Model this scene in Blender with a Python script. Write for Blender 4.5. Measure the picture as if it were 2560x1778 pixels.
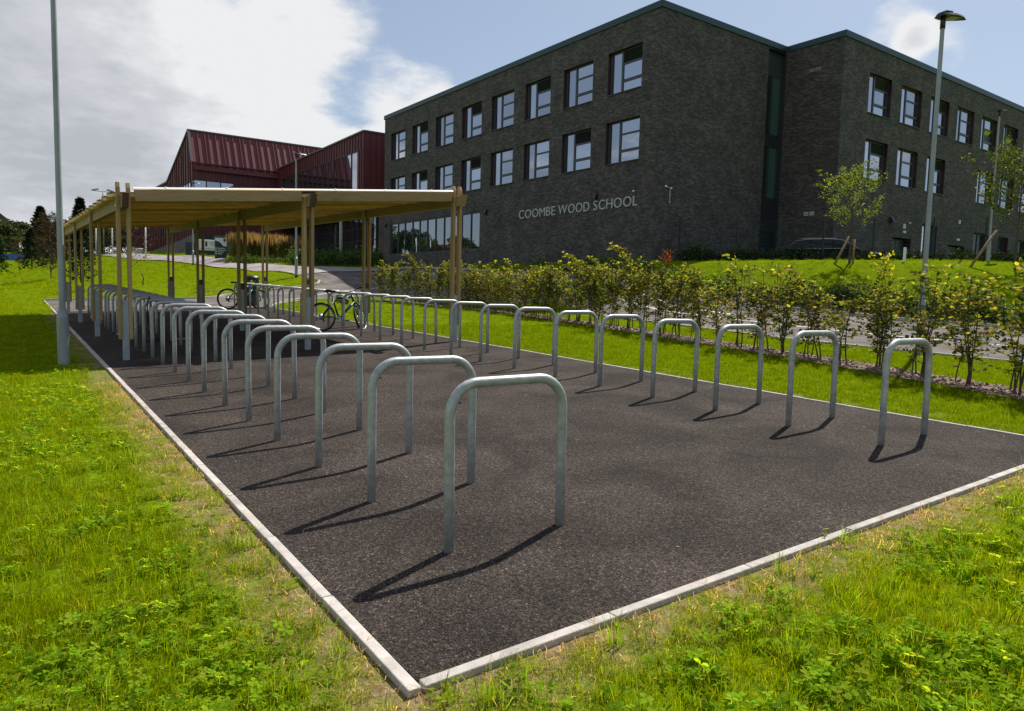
import bpy, bmesh, math, random
import numpy as np
from mathutils import Vector, Matrix, noise

for o in list(bpy.data.objects): bpy.data.objects.remove(o, do_unlink=True)
scn = bpy.context.scene
COL = scn.collection
R = math.radians
random.seed(7); np.random.seed(7)

# ------------------------------------------------------------------ camera
YAW, PITCH, ROLL = 0.6122, 0.0863, 0.0248
CAM = (-1.2284, -2.3259, 1.4776)
cd = bpy.data.cameras.new('camera'); cam = bpy.data.objects.new('camera', cd); COL.objects.link(cam)
f_ = Vector((math.sin(YAW)*math.cos(PITCH), math.cos(YAW)*math.cos(PITCH), -math.sin(PITCH)))
r_ = Vector((math.cos(YAW), -math.sin(YAW), 0)); u_ = r_.cross(f_)
r2 = r_*math.cos(ROLL)+u_*math.sin(ROLL); u2 = -r_*math.sin(ROLL)+u_*math.cos(ROLL)
M = Matrix((r2, u2, -f_)).transposed().to_4x4(); M.translation = Vector(CAM)
cam.matrix_world = M
cd.sensor_width = 36; cd.lens = 1790.65/2560*36; cd.clip_start = 0.05; cd.clip_end = 3000
scn.camera = cam
scn.render.resolution_x, scn.render.resolution_y = 1024, 711

# ------------------------------------------------------------------ light and sky
SUN_AZ, SUN_EL = R(68), R(51)
world = bpy.data.worlds.new('World'); scn.world = world; world.use_nodes = True
wn, wl = world.node_tree.nodes, world.node_tree.links
wn.clear()
def WN(t, **k):
    n = wn.new(t)
    for a, b in k.items(): setattr(n, a, b)
    return n
SKY_STRENGTH = 0.068
w_out = WN('ShaderNodeOutputWorld'); w_bg = WN('ShaderNodeBackground')
w_sky = WN('ShaderNodeTexSky', sky_type='NISHITA', sun_disc=False, sun_elevation=SUN_EL, sun_rotation=SUN_AZ)
w_sky.air_density = 1.0; w_sky.dust_density = 0.8; w_sky.ozone_density = 1.3
w_bg.inputs['Strength'].default_value = SKY_STRENGTH
tc = WN('ShaderNodeTexCoord')
sep = WN('ShaderNodeSeparateXYZ'); wl.new(tc.outputs['Generated'], sep.inputs[0])
def wmath(op, a, b=None, clamp=False):
    n = WN('ShaderNodeMath', operation=op, use_clamp=clamp)
    for i, v in enumerate((a, b)):
        if v is None: continue
        if isinstance(v, (int, float)): n.inputs[i].default_value = v
        else: wl.new(v, n.inputs[i])
    return n.outputs[0]
den = wmath('ADD', wmath('MAXIMUM', sep.outputs['Z'], 0.0), 0.22)
comb = WN('ShaderNodeCombineXYZ')
wl.new(wmath('DIVIDE', sep.outputs['X'], den), comb.inputs[0]); wl.new(wmath('DIVIDE', sep.outputs['Y'], den), comb.inputs[1])
def wnoise(scale, detail, rough, off):
    mp = WN('ShaderNodeMapping'); mp.inputs['Location'].default_value = off
    wl.new(comb.outputs[0], mp.inputs[0])
    n = WN('ShaderNodeTexNoise'); n.inputs['Scale'].default_value = scale; n.inputs['Detail'].default_value = detail
    n.inputs['Roughness'].default_value = rough; wl.new(mp.outputs[0], n.inputs['Vector']); return n.outputs['Fac']
n1 = wnoise(1.25, 10, 0.60, (3.1, 1.7, 0)); n2 = wnoise(0.55, 3, 0.5, (8.0, 2.0, 0)); n3 = wnoise(0.9, 6, 0.6, (1.3, 6.1, 2.0)); n5 = wnoise(5.5, 6, 0.62, (4.1, 2.2, 5.0))
def blob(az, el, a, b, amp):       # amp * smooth falloff around a direction
    d = Vector((math.sin(R(az))*math.cos(R(el)), math.cos(R(az))*math.cos(R(el)), math.sin(R(el))))
    v = WN('ShaderNodeVectorMath', operation='DOT_PRODUCT'); wl.new(tc.outputs['Generated'], v.inputs[0]); v.inputs[1].default_value = d
    m = WN('ShaderNodeMapRange', interpolation_type='SMOOTHSTEP'); wl.new(v.outputs['Value'], m.inputs[0])
    m.inputs[1].default_value = math.cos(R(b)); m.inputs[2].default_value = math.cos(R(a)); m.inputs[3].default_value = 0; m.inputs[4].default_value = amp
    return m.outputs[0]
cover = wmath('ADD', wmath('ADD', wmath('MULTIPLY', n1, 1.0), wmath('MULTIPLY', n2, 0.35)), wmath('MULTIPLY', wmath('SUBTRACT', n5, .5), .38))
for b in (blob(-4, 14, 4, 28, .32), blob(17, 5, 4, 19, .30), blob(48, 13.5, 9, 22, -.34), blob(24, 17, 1, 6, -.14), blob(26.8, 14.2, .6, 4.6, .20), blob(31, 12.6, .6, 4.4, .20), blob(20, 21, 1, 6, .15),
          blob(61.5, 18.5, .5, 3.6, .46), blob(64.6, 16.4, .5, 3.4, .40), blob(72, 8, 8, 20, -.2), blob(-110, 25, 20, 60, .14)):
    cover = wmath('ADD', cover, b)
cm = WN('ShaderNodeMapRange', interpolation_type='SMOOTHSTEP'); wl.new(cover, cm.inputs[0])
cm.inputs[1].default_value = .73; cm.inputs[2].default_value = .93
# cloud brightness: bright lit edges, grey thick middles
thick = WN('ShaderNodeMapRange'); wl.new(wmath('ADD', wmath('ADD', cover, wmath('MULTIPLY', wmath('SUBTRACT', n3, .5), 1.5)), wmath('ADD', wmath('ADD', blob(1, 13, 2, 11, .20), blob(-12, 16, 4, 16, .14)), blob(16, 13, 2, 13, -.16))), thick.inputs[0])
thick.inputs[1].default_value = 1.02; thick.inputs[2].default_value = 1.40; thick.inputs[3].default_value = 0; thick.inputs[4].default_value = 1
ccol = WN('ShaderNodeValToRGB'); wl.new(thick.outputs[0], ccol.inputs[0])
e = ccol.color_ramp.elements
e[0].position = 0; e[0].color = (8.7, 8.8, 9.0, 1)
e[1].position = 1; e[1].color = (4.9, 5.15, 5.6, 1)
m_ = ccol.color_ramp.elements.new(.42); m_.color = (6.6, 6.85, 7.25, 1)
mix = WN('ShaderNodeMixRGB'); wl.new(cm.outputs[0], mix.inputs[0])
hz = WN('ShaderNodeMixRGB'); hz.inputs[2].default_value = (5.6, 6.6, 7.9, 1); hz.inputs[0].default_value = .34
wl.new(w_sky.outputs[0], hz.inputs[1]); wl.new(hz.outputs[0], mix.inputs[1]); wl.new(ccol.outputs[0], mix.inputs[2])
wl.new(mix.outputs[0], w_bg.inputs['Color']); wl.new(w_bg.outputs[0], w_out.inputs[0])

sl = bpy.data.lights.new('sun', 'SUN'); sun = bpy.data.objects.new('sun', sl); COL.objects.link(sun)
sl.energy = 5.0; sl.angle = R(0.6); sl.color = (1, .94, .84)
sd = Vector((math.sin(SUN_AZ)*math.cos(SUN_EL), math.cos(SUN_AZ)*math.cos(SUN_EL), math.sin(SUN_EL)))
sun.rotation_euler = sd.to_track_quat('Z', 'Y').to_euler(); sun.location = sd*80
scn.view_settings.view_transform = 'Standard'; scn.view_settings.look = 'None'
scn.view_settings.exposure = 0.52; scn.view_settings.gamma = 1; scn.view_settings.use_curve_mapping = False
try:
    scn.cycles.max_bounces = 8; scn.cycles.transparent_max_bounces = 12
except Exception: pass

# ------------------------------------------------------------------ materials
MATS = {}
def mat(name, color=(.5, .5, .5), rough=.6, metal=0, noise_amt=0, noise_scale=8, bump=0, bump_scale=60, color2=None,
        coord='Object', stretch=None, spec=.5, detail=6, coat=0, rand=0):
    m = bpy.data.materials.new(name); m.use_nodes = True; MATS[name] = m
    nt = m.node_tree; N, L = nt.nodes, nt.links
    b = N['Principled BSDF']; b.inputs['Roughness'].default_value = rough; b.inputs['Metallic'].default_value = metal
    b.inputs['Specular IOR Level'].default_value = spec; b.inputs['Coat Weight'].default_value = coat
    b.inputs['Base Color'].default_value = (*color, 1)
    t = N.new('ShaderNodeTexCoord'); src = t.outputs[coord]
    if rand:
        oi_ = N.new('ShaderNodeObjectInfo'); sc_ = N.new('ShaderNodeMath'); sc_.operation = 'MULTIPLY'; sc_.inputs[1].default_value = 37.0; L.new(oi_.outputs['Random'], sc_.inputs[0]); av = N.new('ShaderNodeVectorMath'); av.operation = 'ADD'; L.new(src, av.inputs[0]); L.new(sc_.outputs[0], av.inputs[1]); src = av.outputs[0]
    if stretch:
        mp = N.new('ShaderNodeMapping'); mp.inputs['Scale'].default_value = stretch; L.new(src, mp.inputs[0]); src = mp.outputs[0]
    out = None
    if noise_amt or color2:
        n = N.new('ShaderNodeTexNoise'); n.inputs['Scale'].default_value = noise_scale; n.inputs['Detail'].default_value = detail
        n.inputs['Roughness'].default_value = .6; L.new(src, n.inputs['Vector'])
        r = N.new('ShaderNodeValToRGB'); L.new(n.outputs['Fac'], r.inputs[0])
        c2 = color2 or tuple(c*(1-noise_amt) for c in color); c1 = color if color2 else tuple(min(1, c*(1+noise_amt)) for c in color)
        r.color_ramp.elements[0].position = .3; r.color_ramp.elements[0].color = (*c2, 1)
        r.color_ramp.elements[1].position = .7; r.color_ramp.elements[1].color = (*c1, 1)
        out = r.outputs[0]; L.new(out, b.inputs['Base Color'])
    if rand:
        pass
        oi = N.new('ShaderNodeObjectInfo'); hs = N.new('ShaderNodeHueSaturation')
        mr = N.new('ShaderNodeMapRange'); mr.inputs[3].default_value = 1-rand; mr.inputs[4].default_value = 1+rand
        L.new(oi.outputs['Random'], mr.inputs[0]); L.new(mr.outputs[0], hs.inputs['Value'])
        if out: L.new(out, hs.inputs['Color'])
        else: hs.inputs['Color'].default_value = (*color, 1)
        L.new(hs.outputs[0], b.inputs['Base Color'])
    if bump:
        n = N.new('ShaderNodeTexNoise'); n.inputs['Scale'].default_value = bump_scale; n.inputs['Detail'].default_value = 4
        L.new(src, n.inputs['Vector'])
        bp = N.new('ShaderNodeBump'); bp.inputs['Strength'].default_value = bump; bp.inputs['Distance'].default_value = .01
        L.new(n.outputs['Fac'], bp.inputs['Height']); L.new(bp.outputs[0], b.inputs['Normal'])
    return m

def leafmat(name, trans=.45, gloss=.12, gain=1.0, tgain=1.6, rough=.45):
    m = bpy.data.materials.new(name); m.use_nodes = True; MATS[name] = m
    nt = m.node_tree; N, L = nt.nodes, nt.links; N.remove(N['Principled BSDF'])
    a = N.new('ShaderNodeAttribute'); a.attribute_name = 'tint'
    oi = N.new('ShaderNodeObjectInfo'); hs = N.new('ShaderNodeHueSaturation')
    mr = N.new('ShaderNodeMapRange'); mr.inputs[3].default_value = .8; mr.inputs[4].default_value = 1.2
    L.new(oi.outputs['Random'], mr.inputs[0]); L.new(mr.outputs[0], hs.inputs['Value'])
    L.new(a.outputs['Color'], hs.inputs['Color'])
    def mul(g):
        x = N.new('ShaderNodeVectorMath'); x.operation = 'MULTIPLY'; L.new(hs.outputs[0], x.inputs[0]); x.inputs[1].default_value = g; return x.outputs[0]
    d = N.new('ShaderNodeBsdfDiffuse'); L.new(mul((gain,)*3), d.inputs[0])
    t = N.new('ShaderNodeBsdfTranslucent'); L.new(mul((tgain*1.1, tgain, tgain*.4)), t.inputs[0])
    g = N.new('ShaderNodeBsdfGlossy'); g.inputs['Roughness'].default_value = rough; g.inputs[0].default_value = (.8, .85, .8, 1)
    m1 = N.new('ShaderNodeMixShader'); m1.inputs[0].default_value = trans; L.new(d.outputs[0], m1.inputs[1]); L.new(t.outputs[0], m1.inputs[2])
    m2 = N.new('ShaderNodeMixShader'); m2.inputs[0].default_value = gloss; L.new(m1.outputs[0], m2.inputs[1]); L.new(g.outputs[0], m2.inputs[2])
    L.new(m2.outputs[0], N['Material Output'].inputs[0]); return m

galv = mat('galvanised', (.45, .46, .46), .45, .3, color2=(.27, .285, .285), noise_scale=22, detail=9, bump=.12, bump_scale=35, rand=.07)
galv_lamp = mat('galvanised_lamp', (.33, .36, .37), .5, .3, color2=(.21, .235, .245), noise_scale=5, bump=.08, bump_scale=18, stretch=(1, 1, .3))
zinc = mat('zinc_post', (.36, .40, .43), .5, .3, color2=(.25, .29, .33), noise_scale=7, rand=.06)
black = mat('black_plastic', (.018, .018, .02), .45)
rubber = mat('rubber', (.014, .014, .015), .75, bump=.3, bump_scale=90)
darkmetal = mat('dark_metal', (.03, .032, .035), .4, .4)
alloy = mat('alloy', (.5, .51, .52), .3, .9)
kerbm = mat('kerb_concrete', (.50, .455, .42), .9, color2=(.29, .265, .245), noise_scale=9, bump=.35, bump_scale=120, rand=.1)
whitep = mat('road_paint', (.75, .74, .70), .7, color2=(.5, .49, .47), noise_scale=7)
coping = mat('coping', (.018, .052, .060), .45, .2)
framem = mat('window_frame', (.05, .058, .068), .45, .2)
reveal = mat('burgundy_reveal', (.032, .006, .010), .5)
louvrem = mat('louvre_dark', (.03, .034, .04), .45, .2)
redm = mat('red_cladding', (.105, .017, .023), .5, 0, noise_amt=.12, noise_scale=.7, rand=.09, spec=.5)
redroof = mat('red_roof', (.135, .022, .027), .6, 0, noise_amt=.1, noise_scale=.7, rand=.06)
letterm = mat('sign_letters', (.42, .44, .44), .5, .2)
whitem = mat('white_enamel', (.72, .73, .75), .4)
fenceg = mat('green_powder_coat', (.005, .024, .020), .6)
carp = mat('car_paint', (.004, .005, .008), .5, .0, spec=.15)
carglass = mat('car_glass', (.004, .005, .006), .12, spec=.25)
bark = mat('bark', (.10, .075, .05), .9, color2=(.05, .038, .028), noise_scale=12, bump=.6, bump_scale=30)
twig = mat('twig', (.075, .05, .035), .8, noise_amt=.25, noise_scale=20)
stake = mat('stake_timber', (.26, .17, .09), .8, noise_amt=.2, noise_scale=9, bump=.3)
bluem = mat('blue_board', (.035, .14, .42), .5, noise_amt=.08, noise_scale=1.5)
binm = mat('bin_green', (.008, .022, .018), .35)
doorm = mat('door_teal', (.012, .026, .034), .45)
soil = mat('mulch_base', (.16, .11, .08), .95, color2=(.08, .05, .035), noise_scale=30, bump=.7, bump_scale=60)
cream = mat('render_cream', (.5, .44, .38), .8); tile = mat('roof_tile', (.13, .07, .06), .8, noise_amt=.2)

def timber_mat():
    m = mat('treated_timber', (.43, .285, .135), .75, color2=(.28, .18, .082), noise_scale=3.2, coord='UV', stretch=(1.1, 26, 1), detail=8, bump=.25, bump_scale=8, rand=.2)
    N, L = m.node_tree.nodes, m.node_tree.links
    b = N['Principled BSDF']; src = b.inputs['Base Color'].links[0].from_socket
    t = N.new('ShaderNodeTexCoord'); v = N.new('ShaderNodeTexVoronoi'); v.inputs['Scale'].default_value = 1.6
    mp = N.new('ShaderNodeMapping'); mp.inputs['Scale'].default_value = (1.0, 5, 1); L.new(t.outputs['UV'], mp.inputs[0]); L.new(mp.outputs[0], v.inputs['Vector'])
    r = N.new('ShaderNodeMapRange'); r.inputs[1].default_value = .03; r.inputs[2].default_value = .16; r.inputs[3].default_value = .62; r.inputs[4].default_value = 0
    L.new(v.outputs['Distance'], r.inputs[0])
    n = N.new('ShaderNodeTexNoise'); n.inputs['Scale'].default_value = .9; L.new(t.outputs['UV'], n.inputs['Vector'])
    g = N.new('ShaderNodeMapRange'); g.inputs[1].default_value = .40; g.inputs[2].default_value = .66; L.new(n.outputs['Fac'], g.inputs[0])
    gm = N.new('ShaderNodeMixRGB'); gm.blend_type = 'MIX'; L.new(g.outputs[0], gm.inputs[0]); L.new(src, gm.inputs[1])
    gc = N.new('ShaderNodeMixRGB'); gc.blend_type = 'MULTIPLY'; gc.inputs[0].default_value = 1; gc.inputs[2].default_value = (.84, .92, .74, 1); L.new(src, gc.inputs[1]); L.new(gc.outputs[0], gm.inputs[2])
    mx = N.new('ShaderNodeMixRGB'); L.new(r.outputs[0], mx.inputs[0]); L.new(gm.outputs[0], mx.inputs[1]); mx.inputs[2].default_value = (.12, .055, .02, 1)
    L.new(mx.outputs[0], b.inputs['Base Color']); return m
timber = timber_mat()
timber_roof_lit = timber.copy(); timber_roof_lit.name = 'roof_timber_bounce_lit'  # same timber, bounce light on the roof underside painted in as paler colour
for n_ in timber_roof_lit.node_tree.nodes:
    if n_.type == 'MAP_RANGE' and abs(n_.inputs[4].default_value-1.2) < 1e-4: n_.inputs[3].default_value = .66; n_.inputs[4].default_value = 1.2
for n_ in timber_roof_lit.node_tree.nodes:
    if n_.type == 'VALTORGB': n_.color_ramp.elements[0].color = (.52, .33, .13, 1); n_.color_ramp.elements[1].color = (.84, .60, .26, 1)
endgrain_gap_shade = mat('timber_end_gap_shade', (.10, .055, .03), .8, noise_amt=.3, noise_scale=30)  # beam ends and blocks; also the painted shade in the roof board gaps

def asphalt_mat(name, c1, c2, stone, sc=1.0):
    m = bpy.data.materials.new(name); m.use_nodes = True; MATS[name] = m
    N, L = m.node_tree.nodes, m.node_tree.links; b = N['Principled BSDF']; b.inputs['Roughness'].default_value = .9; b.inputs['Specular IOR Level'].default_value = .12
    t = N.new('ShaderNodeTexCoord')
    v = N.new('ShaderNodeTexVoronoi'); v.inputs['Scale'].default_value = 135*sc; L.new(t.outputs['Object'], v.inputs['Vector'])
    cr = N.new('ShaderNodeValToRGB'); L.new(v.outputs['Color'], cr.inputs[0])
    el = cr.color_ramp.elements; el[0].position = .15; el[0].color = (*c2, 1); el[1].position = .8; el[1].color = (*c1, 1)
    x = el.new(.985); x.color = (*stone, 1)
    n = N.new('ShaderNodeTexNoise'); n.inputs['Scale'].default_value = 1.1; n.inputs['Detail'].default_value = 5; n.inputs['Distortion'].default_value = .6; L.new(t.outputs['Object'], n.inputs['Vector'])
    r = N.new('ShaderNodeMapRange'); r.inputs[1].default_value = .32; r.inputs[2].default_value = .68; r.inputs[3].default_value = .62; r.inputs[4].default_value = 1.38; L.new(n.outputs['Fac'], r.inputs[0])
    mx = N.new('ShaderNodeVectorMath'); mx.operation = 'SCALE'; L.new(cr.outputs[0], mx.inputs[0]); L.new(r.outputs[0], mx.inputs['Scale'])
    n4 = N.new('ShaderNodeTexNoise'); n4.inputs['Scale'].default_value = 42*sc; n4.inputs['Detail'].default_value = 3; n4.inputs['Roughness'].default_value = .7; L.new(t.outputs['Object'], n4.inputs['Vector'])
    r4 = N.new('ShaderNodeMapRange'); r4.inputs[1].default_value = .34; r4.inputs[2].default_value = .66; r4.inputs[3].default_value = .55; r4.inputs[4].default_value = 1.45; L.new(n4.outputs['Fac'], r4.inputs[0])
    mx4 = N.new('ShaderNodeVectorMath'); mx4.operation = 'SCALE'; L.new(mx.outputs[0], mx4.inputs[0]); L.new(r4.outputs[0], mx4.inputs['Scale']); mx = mx4
    # dusty patches and pale grit
    n2 = N.new('ShaderNodeTexNoise'); n2.inputs['Scale'].default_value = 3.2; n2.inputs['Detail'].default_value = 9; n2.inputs['Roughness'].default_value = .75; L.new(t.outputs['Object'], n2.inputs['Vector'])
    r2_ = N.new('ShaderNodeMapRange'); r2_.inputs[1].default_value = .60; r2_.inputs[2].default_value = .78; r2_.inputs[3].default_value = 0; r2_.inputs[4].default_value = .45; L.new(n2.outputs['Fac'], r2_.inputs[0])
    m2 = N.new('ShaderNodeMixRGB'); L.new(r2_.outputs[0], m2.inputs[0]); L.new(mx.outputs[0], m2.inputs[1]); m2.inputs[2].default_value = (c1[0]*2.3, c1[1]*2.1, c1[2]*1.85, 1)
    L.new(m2.outputs[0], b.inputs['Base Color'])
    bp = N.new('ShaderNodeBump'); bp.inputs['Strength'].default_value = .9; bp.inputs['Distance'].default_value = .006; L.new(v.outputs['Distance'], bp.inputs['Height']); L.new(bp.outputs[0], b.inputs['Normal'])
    return m
asph = asphalt_mat('bitmac_dark', (.062, .049, .043), (.011, .0088, .008), (.19, .15, .12))
asph2 = asphalt_mat('bitmac_road', (.155, .135, .13), (.10, .086, .083), (.30, .27, .25), .9)

def brick_mat(name, ca, cb, cc, mortar):
    m = bpy.data.materials.new(name); m.use_nodes = True; MATS[name] = m
    N, L = m.node_tree.nodes, m.node_tree.links; b = N['Principled BSDF']; b.inputs['Roughness'].default_value = .85
    t = N.new('ShaderNodeTexCoord')
    br = N.new('ShaderNodeTexBrick'); br.inputs['Scale'].default_value = 1; br.inputs['Brick Width'].default_value = .225; br.inputs['Row Height'].default_value = .075
    br.inputs['Mortar Size'].default_value = .005; br.inputs['Mortar Smooth'].default_value = .2
    br.inputs['Color1'].default_value = (0, 0, 0, 1); br.inputs['Color2'].default_value = (1, 1, 1, 1); br.inputs['Mortar'].default_value = (.5, .5, .5, 1)
    L.new(t.outputs['UV'], br.inputs['Vector'])
    cr = N.new('ShaderNodeValToRGB'); L.new(br.outputs['Color'], cr.inputs[0])
    el = cr.color_ramp.elements; el[0].color = (*ca, 1); el[1].color = (*cc, 1); x = el.new(.55); x.color = (*cb, 1)
    n = N.new('ShaderNodeTexNoise'); n.inputs['Scale'].default_value = .9; n.inputs['Detail'].default_value = 7; L.new(t.outputs['UV'], n.inputs['Vector'])
    r = N.new('ShaderNodeMapRange'); r.inputs[1].default_value = .3; r.inputs[2].default_value = .7; r.inputs[3].default_value = .72; r.inputs[4].default_value = 1.28; L.new(n.outputs['Fac'], r.inputs[0])
    s = N.new('ShaderNodeVectorMath'); s.operation = 'SCALE'; L.new(cr.outputs[0], s.inputs[0]); L.new(r.outputs[0], s.inputs['Scale'])
    mx = N.new('ShaderNodeMixRGB'); L.new(br.outputs['Fac'], mx.inputs[0]); L.new(s.outputs[0], mx.inputs[1]); mx.inputs[2].default_value = (*mortar, 1)
    L.new(mx.outputs[0], b.inputs['Base Color'])
    bp = N.new('ShaderNodeBump'); bp.invert = True; bp.inputs['Strength'].default_value = .6; bp.inputs['Distance'].default_value = .008
    L.new(br.outputs['Fac'], bp.inputs['Height']); L.new(bp.outputs[0], b.inputs['Normal']); return m
brick = brick_mat('dark_brick', (.037, .033, .033), (.066, .059, .057), (.115, .102, .096), (.055, .050, .048))
brick2 = brick_mat('grey_brick', (.085, .075, .066), (.13, .115, .10), (.20, .18, .155), (.10, .09, .08))

def glass_mat(name, base=(.012, .014, .017), refl=.58, tint=(.82, .84, .92), rough=.01, wav=.02):
    m = bpy.data.materials.new(name); m.use_nodes = True; MATS[name] = m
    N, L = m.node_tree.nodes, m.node_tree.links; N.remove(N['Principled BSDF'])
    d = N.new('ShaderNodeBsdfDiffuse'); d.inputs[0].default_value = (*base, 1)
    g = N.new('ShaderNodeBsdfGlossy'); g.inputs[0].default_value = (*tint, 1); g.inputs['Roughness'].default_value = rough
    t = N.new('ShaderNodeTexCoord'); n = N.new('ShaderNodeTexNoise'); n.inputs['Scale'].default_value = .8; L.new(t.outputs['Object'], n.inputs['Vector'])
    bp = N.new('ShaderNodeBump'); bp.inputs['Strength'].default_value = wav; bp.inputs['Distance'].default_value = .1; L.new(n.outputs['Fac'], bp.inputs['Height']); L.new(bp.outputs[0], g.inputs['Normal'])
    mx = N.new('ShaderNodeMixShader'); oi = N.new('ShaderNodeObjectInfo'); mr_ = N.new('ShaderNodeMapRange'); mr_.inputs[3].default_value = refl*.78; mr_.inputs[4].default_value = min(1, refl*1.15); L.new(oi.outputs['Random'], mr_.inputs[0]); L.new(mr_.outputs[0], mx.inputs[0]); L.new(d.outputs[0], mx.inputs[1]); L.new(g.outputs[0], mx.inputs[2])
    L.new(mx.outputs[0], N['Material Output'].inputs[0]); return m
glass = glass_mat('coated_glass')
glass2 = glass_mat('curtain_glass', (.01, .013, .015), .30)
glassD = glass_mat('shaded_glass', (.016, .028, .026), .10)

def ground_mat():
    m = bpy.data.materials.new('meadow_ground'); m.use_nodes = True; MATS['meadow_ground'] = m
    N, L = m.node_tree.nodes, m.node_tree.links; b = N['Principled BSDF']; b.inputs['Roughness'].default_value = 1; b.inputs['Specular IOR Level'].default_value = 0
    t = N.new('ShaderNodeTexCoord'); a = N.new('ShaderNodeAttribute'); a.attribute_name = 'tint'
    def nz(s, d=6):
        n = N.new('ShaderNodeTexNoise'); n.inputs['Scale'].default_value = s; n.inputs['Detail'].default_value = d; n.inputs['Roughness'].default_value = .65; L.new(t.outputs['Object'], n.inputs['Vector']); return n.outputs['Fac']
    r = N.new('ShaderNodeValToRGB'); L.new(nz(2.2, 8), r.inputs[0])
    el = r.color_ramp.elements; el[0].position = .3; el[0].color = (.095, .15, .004, 1); el[1].position = .72; el[1].color = (.165, .225, .006, 1)
    r2_ = N.new('ShaderNodeValToRGB'); L.new(nz(22, 4), r2_.inputs[0])
    el = r2_.color_ramp.elements; el[0].position = .35; el[0].color = (.45, .45, .45, 1); el[1].position = .65; el[1].color = (1.25, 1.25, 1.25, 1)
    mu = N.new('ShaderNodeMixRGB'); mu.blend_type = 'MULTIPLY'; mu.inputs[0].default_value = .75; L.new(r.outputs[0], mu.inputs[1]); L.new(r2_.outputs[0], mu.inputs[2])
    so = N.new('ShaderNodeValToRGB'); L.new(nz(14, 7), so.inputs[0])
    el = so.color_ramp.elements; el[0].position = .3; el[0].color = (.11, .075, .04, 1); el[1].position = .7; el[1].color = (.36, .27, .16, 1)
    mx = N.new('ShaderNodeMixRGB'); L.new(mu.outputs[0], mx.inputs[1]); L.new(so.outputs[0], mx.inputs[2])
    sepc = N.new('ShaderNodeSeparateColor'); L.new(a.outputs['Color'], sepc.inputs[0])
    ad = N.new('ShaderNodeMath'); ad.operation = 'MULTIPLY'; ad.use_clamp = True
    nn = N.new('ShaderNodeMapRange'); L.new(nz(5, 5), nn.inputs[0]); nn.inputs[1].default_value = .4; nn.inputs[2].default_value = .6; nn.inputs[3].default_value = .35; nn.inputs[4].default_value = 1.7
    L.new(sepc.outputs[0], ad.inputs[0]); L.new(nn.outputs[0], ad.inputs[1])
    L.new(ad.outputs[0], mx.inputs[0]); L.new(mx.outputs[0], b.inputs['Base Color'])
    bp = N.new('ShaderNodeBump'); bp.inputs['Strength'].default_value = .8; bp.inputs['Distance'].default_value = .03; L.new(nz(40, 5), bp.inputs['Height']); L.new(bp.outputs[0], b.inputs['Normal'])
    return m
groundm = ground_mat()

def paving_mat():
    m = bpy.data.materials.new('block_paving'); m.use_nodes = True; MATS['block_paving'] = m
    N, L = m.node_tree.nodes, m.node_tree.links; b = N['Principled BSDF']; b.inputs['Roughness'].default_value = .8
    t = N.new('ShaderNodeTexCoord'); mp = N.new('ShaderNodeMapping'); mp.inputs['Rotation'].default_value = (0, 0, .5); L.new(t.outputs['Object'], mp.inputs[0])
    br = N.new('ShaderNodeTexBrick'); br.inputs['Scale'].default_value = 1; br.inputs['Brick Width'].default_value = .8; br.inputs['Row Height'].default_value = .4; br.inputs['Mortar Size'].default_value = .012
    br.inputs['Color1'].default_value = (.15, .13, .13, 1); br.inputs['Color2'].default_value = (.31, .27, .26, 1); br.inputs['Mortar'].default_value = (.2, .18, .17, 1)
    L.new(mp.outputs[0], br.inputs['Vector']); L.new(br.outputs['Color'], b.inputs['Base Color']); return m
paving = paving_mat()
leaf_hedge = leafmat('beech_leaf', .48, .012, 1.35, 2.5, .5)
leaf_tree = leafmat('tree_leaf', .42, .03, 1.0, 1.6, .45)
leaf_dark = leafmat('evergreen_leaf', .15, .02, 1.0, 1.0, .5)
blade = leafmat('grass_blade', .55, .0, 1.0, 1.95, .5)

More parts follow.
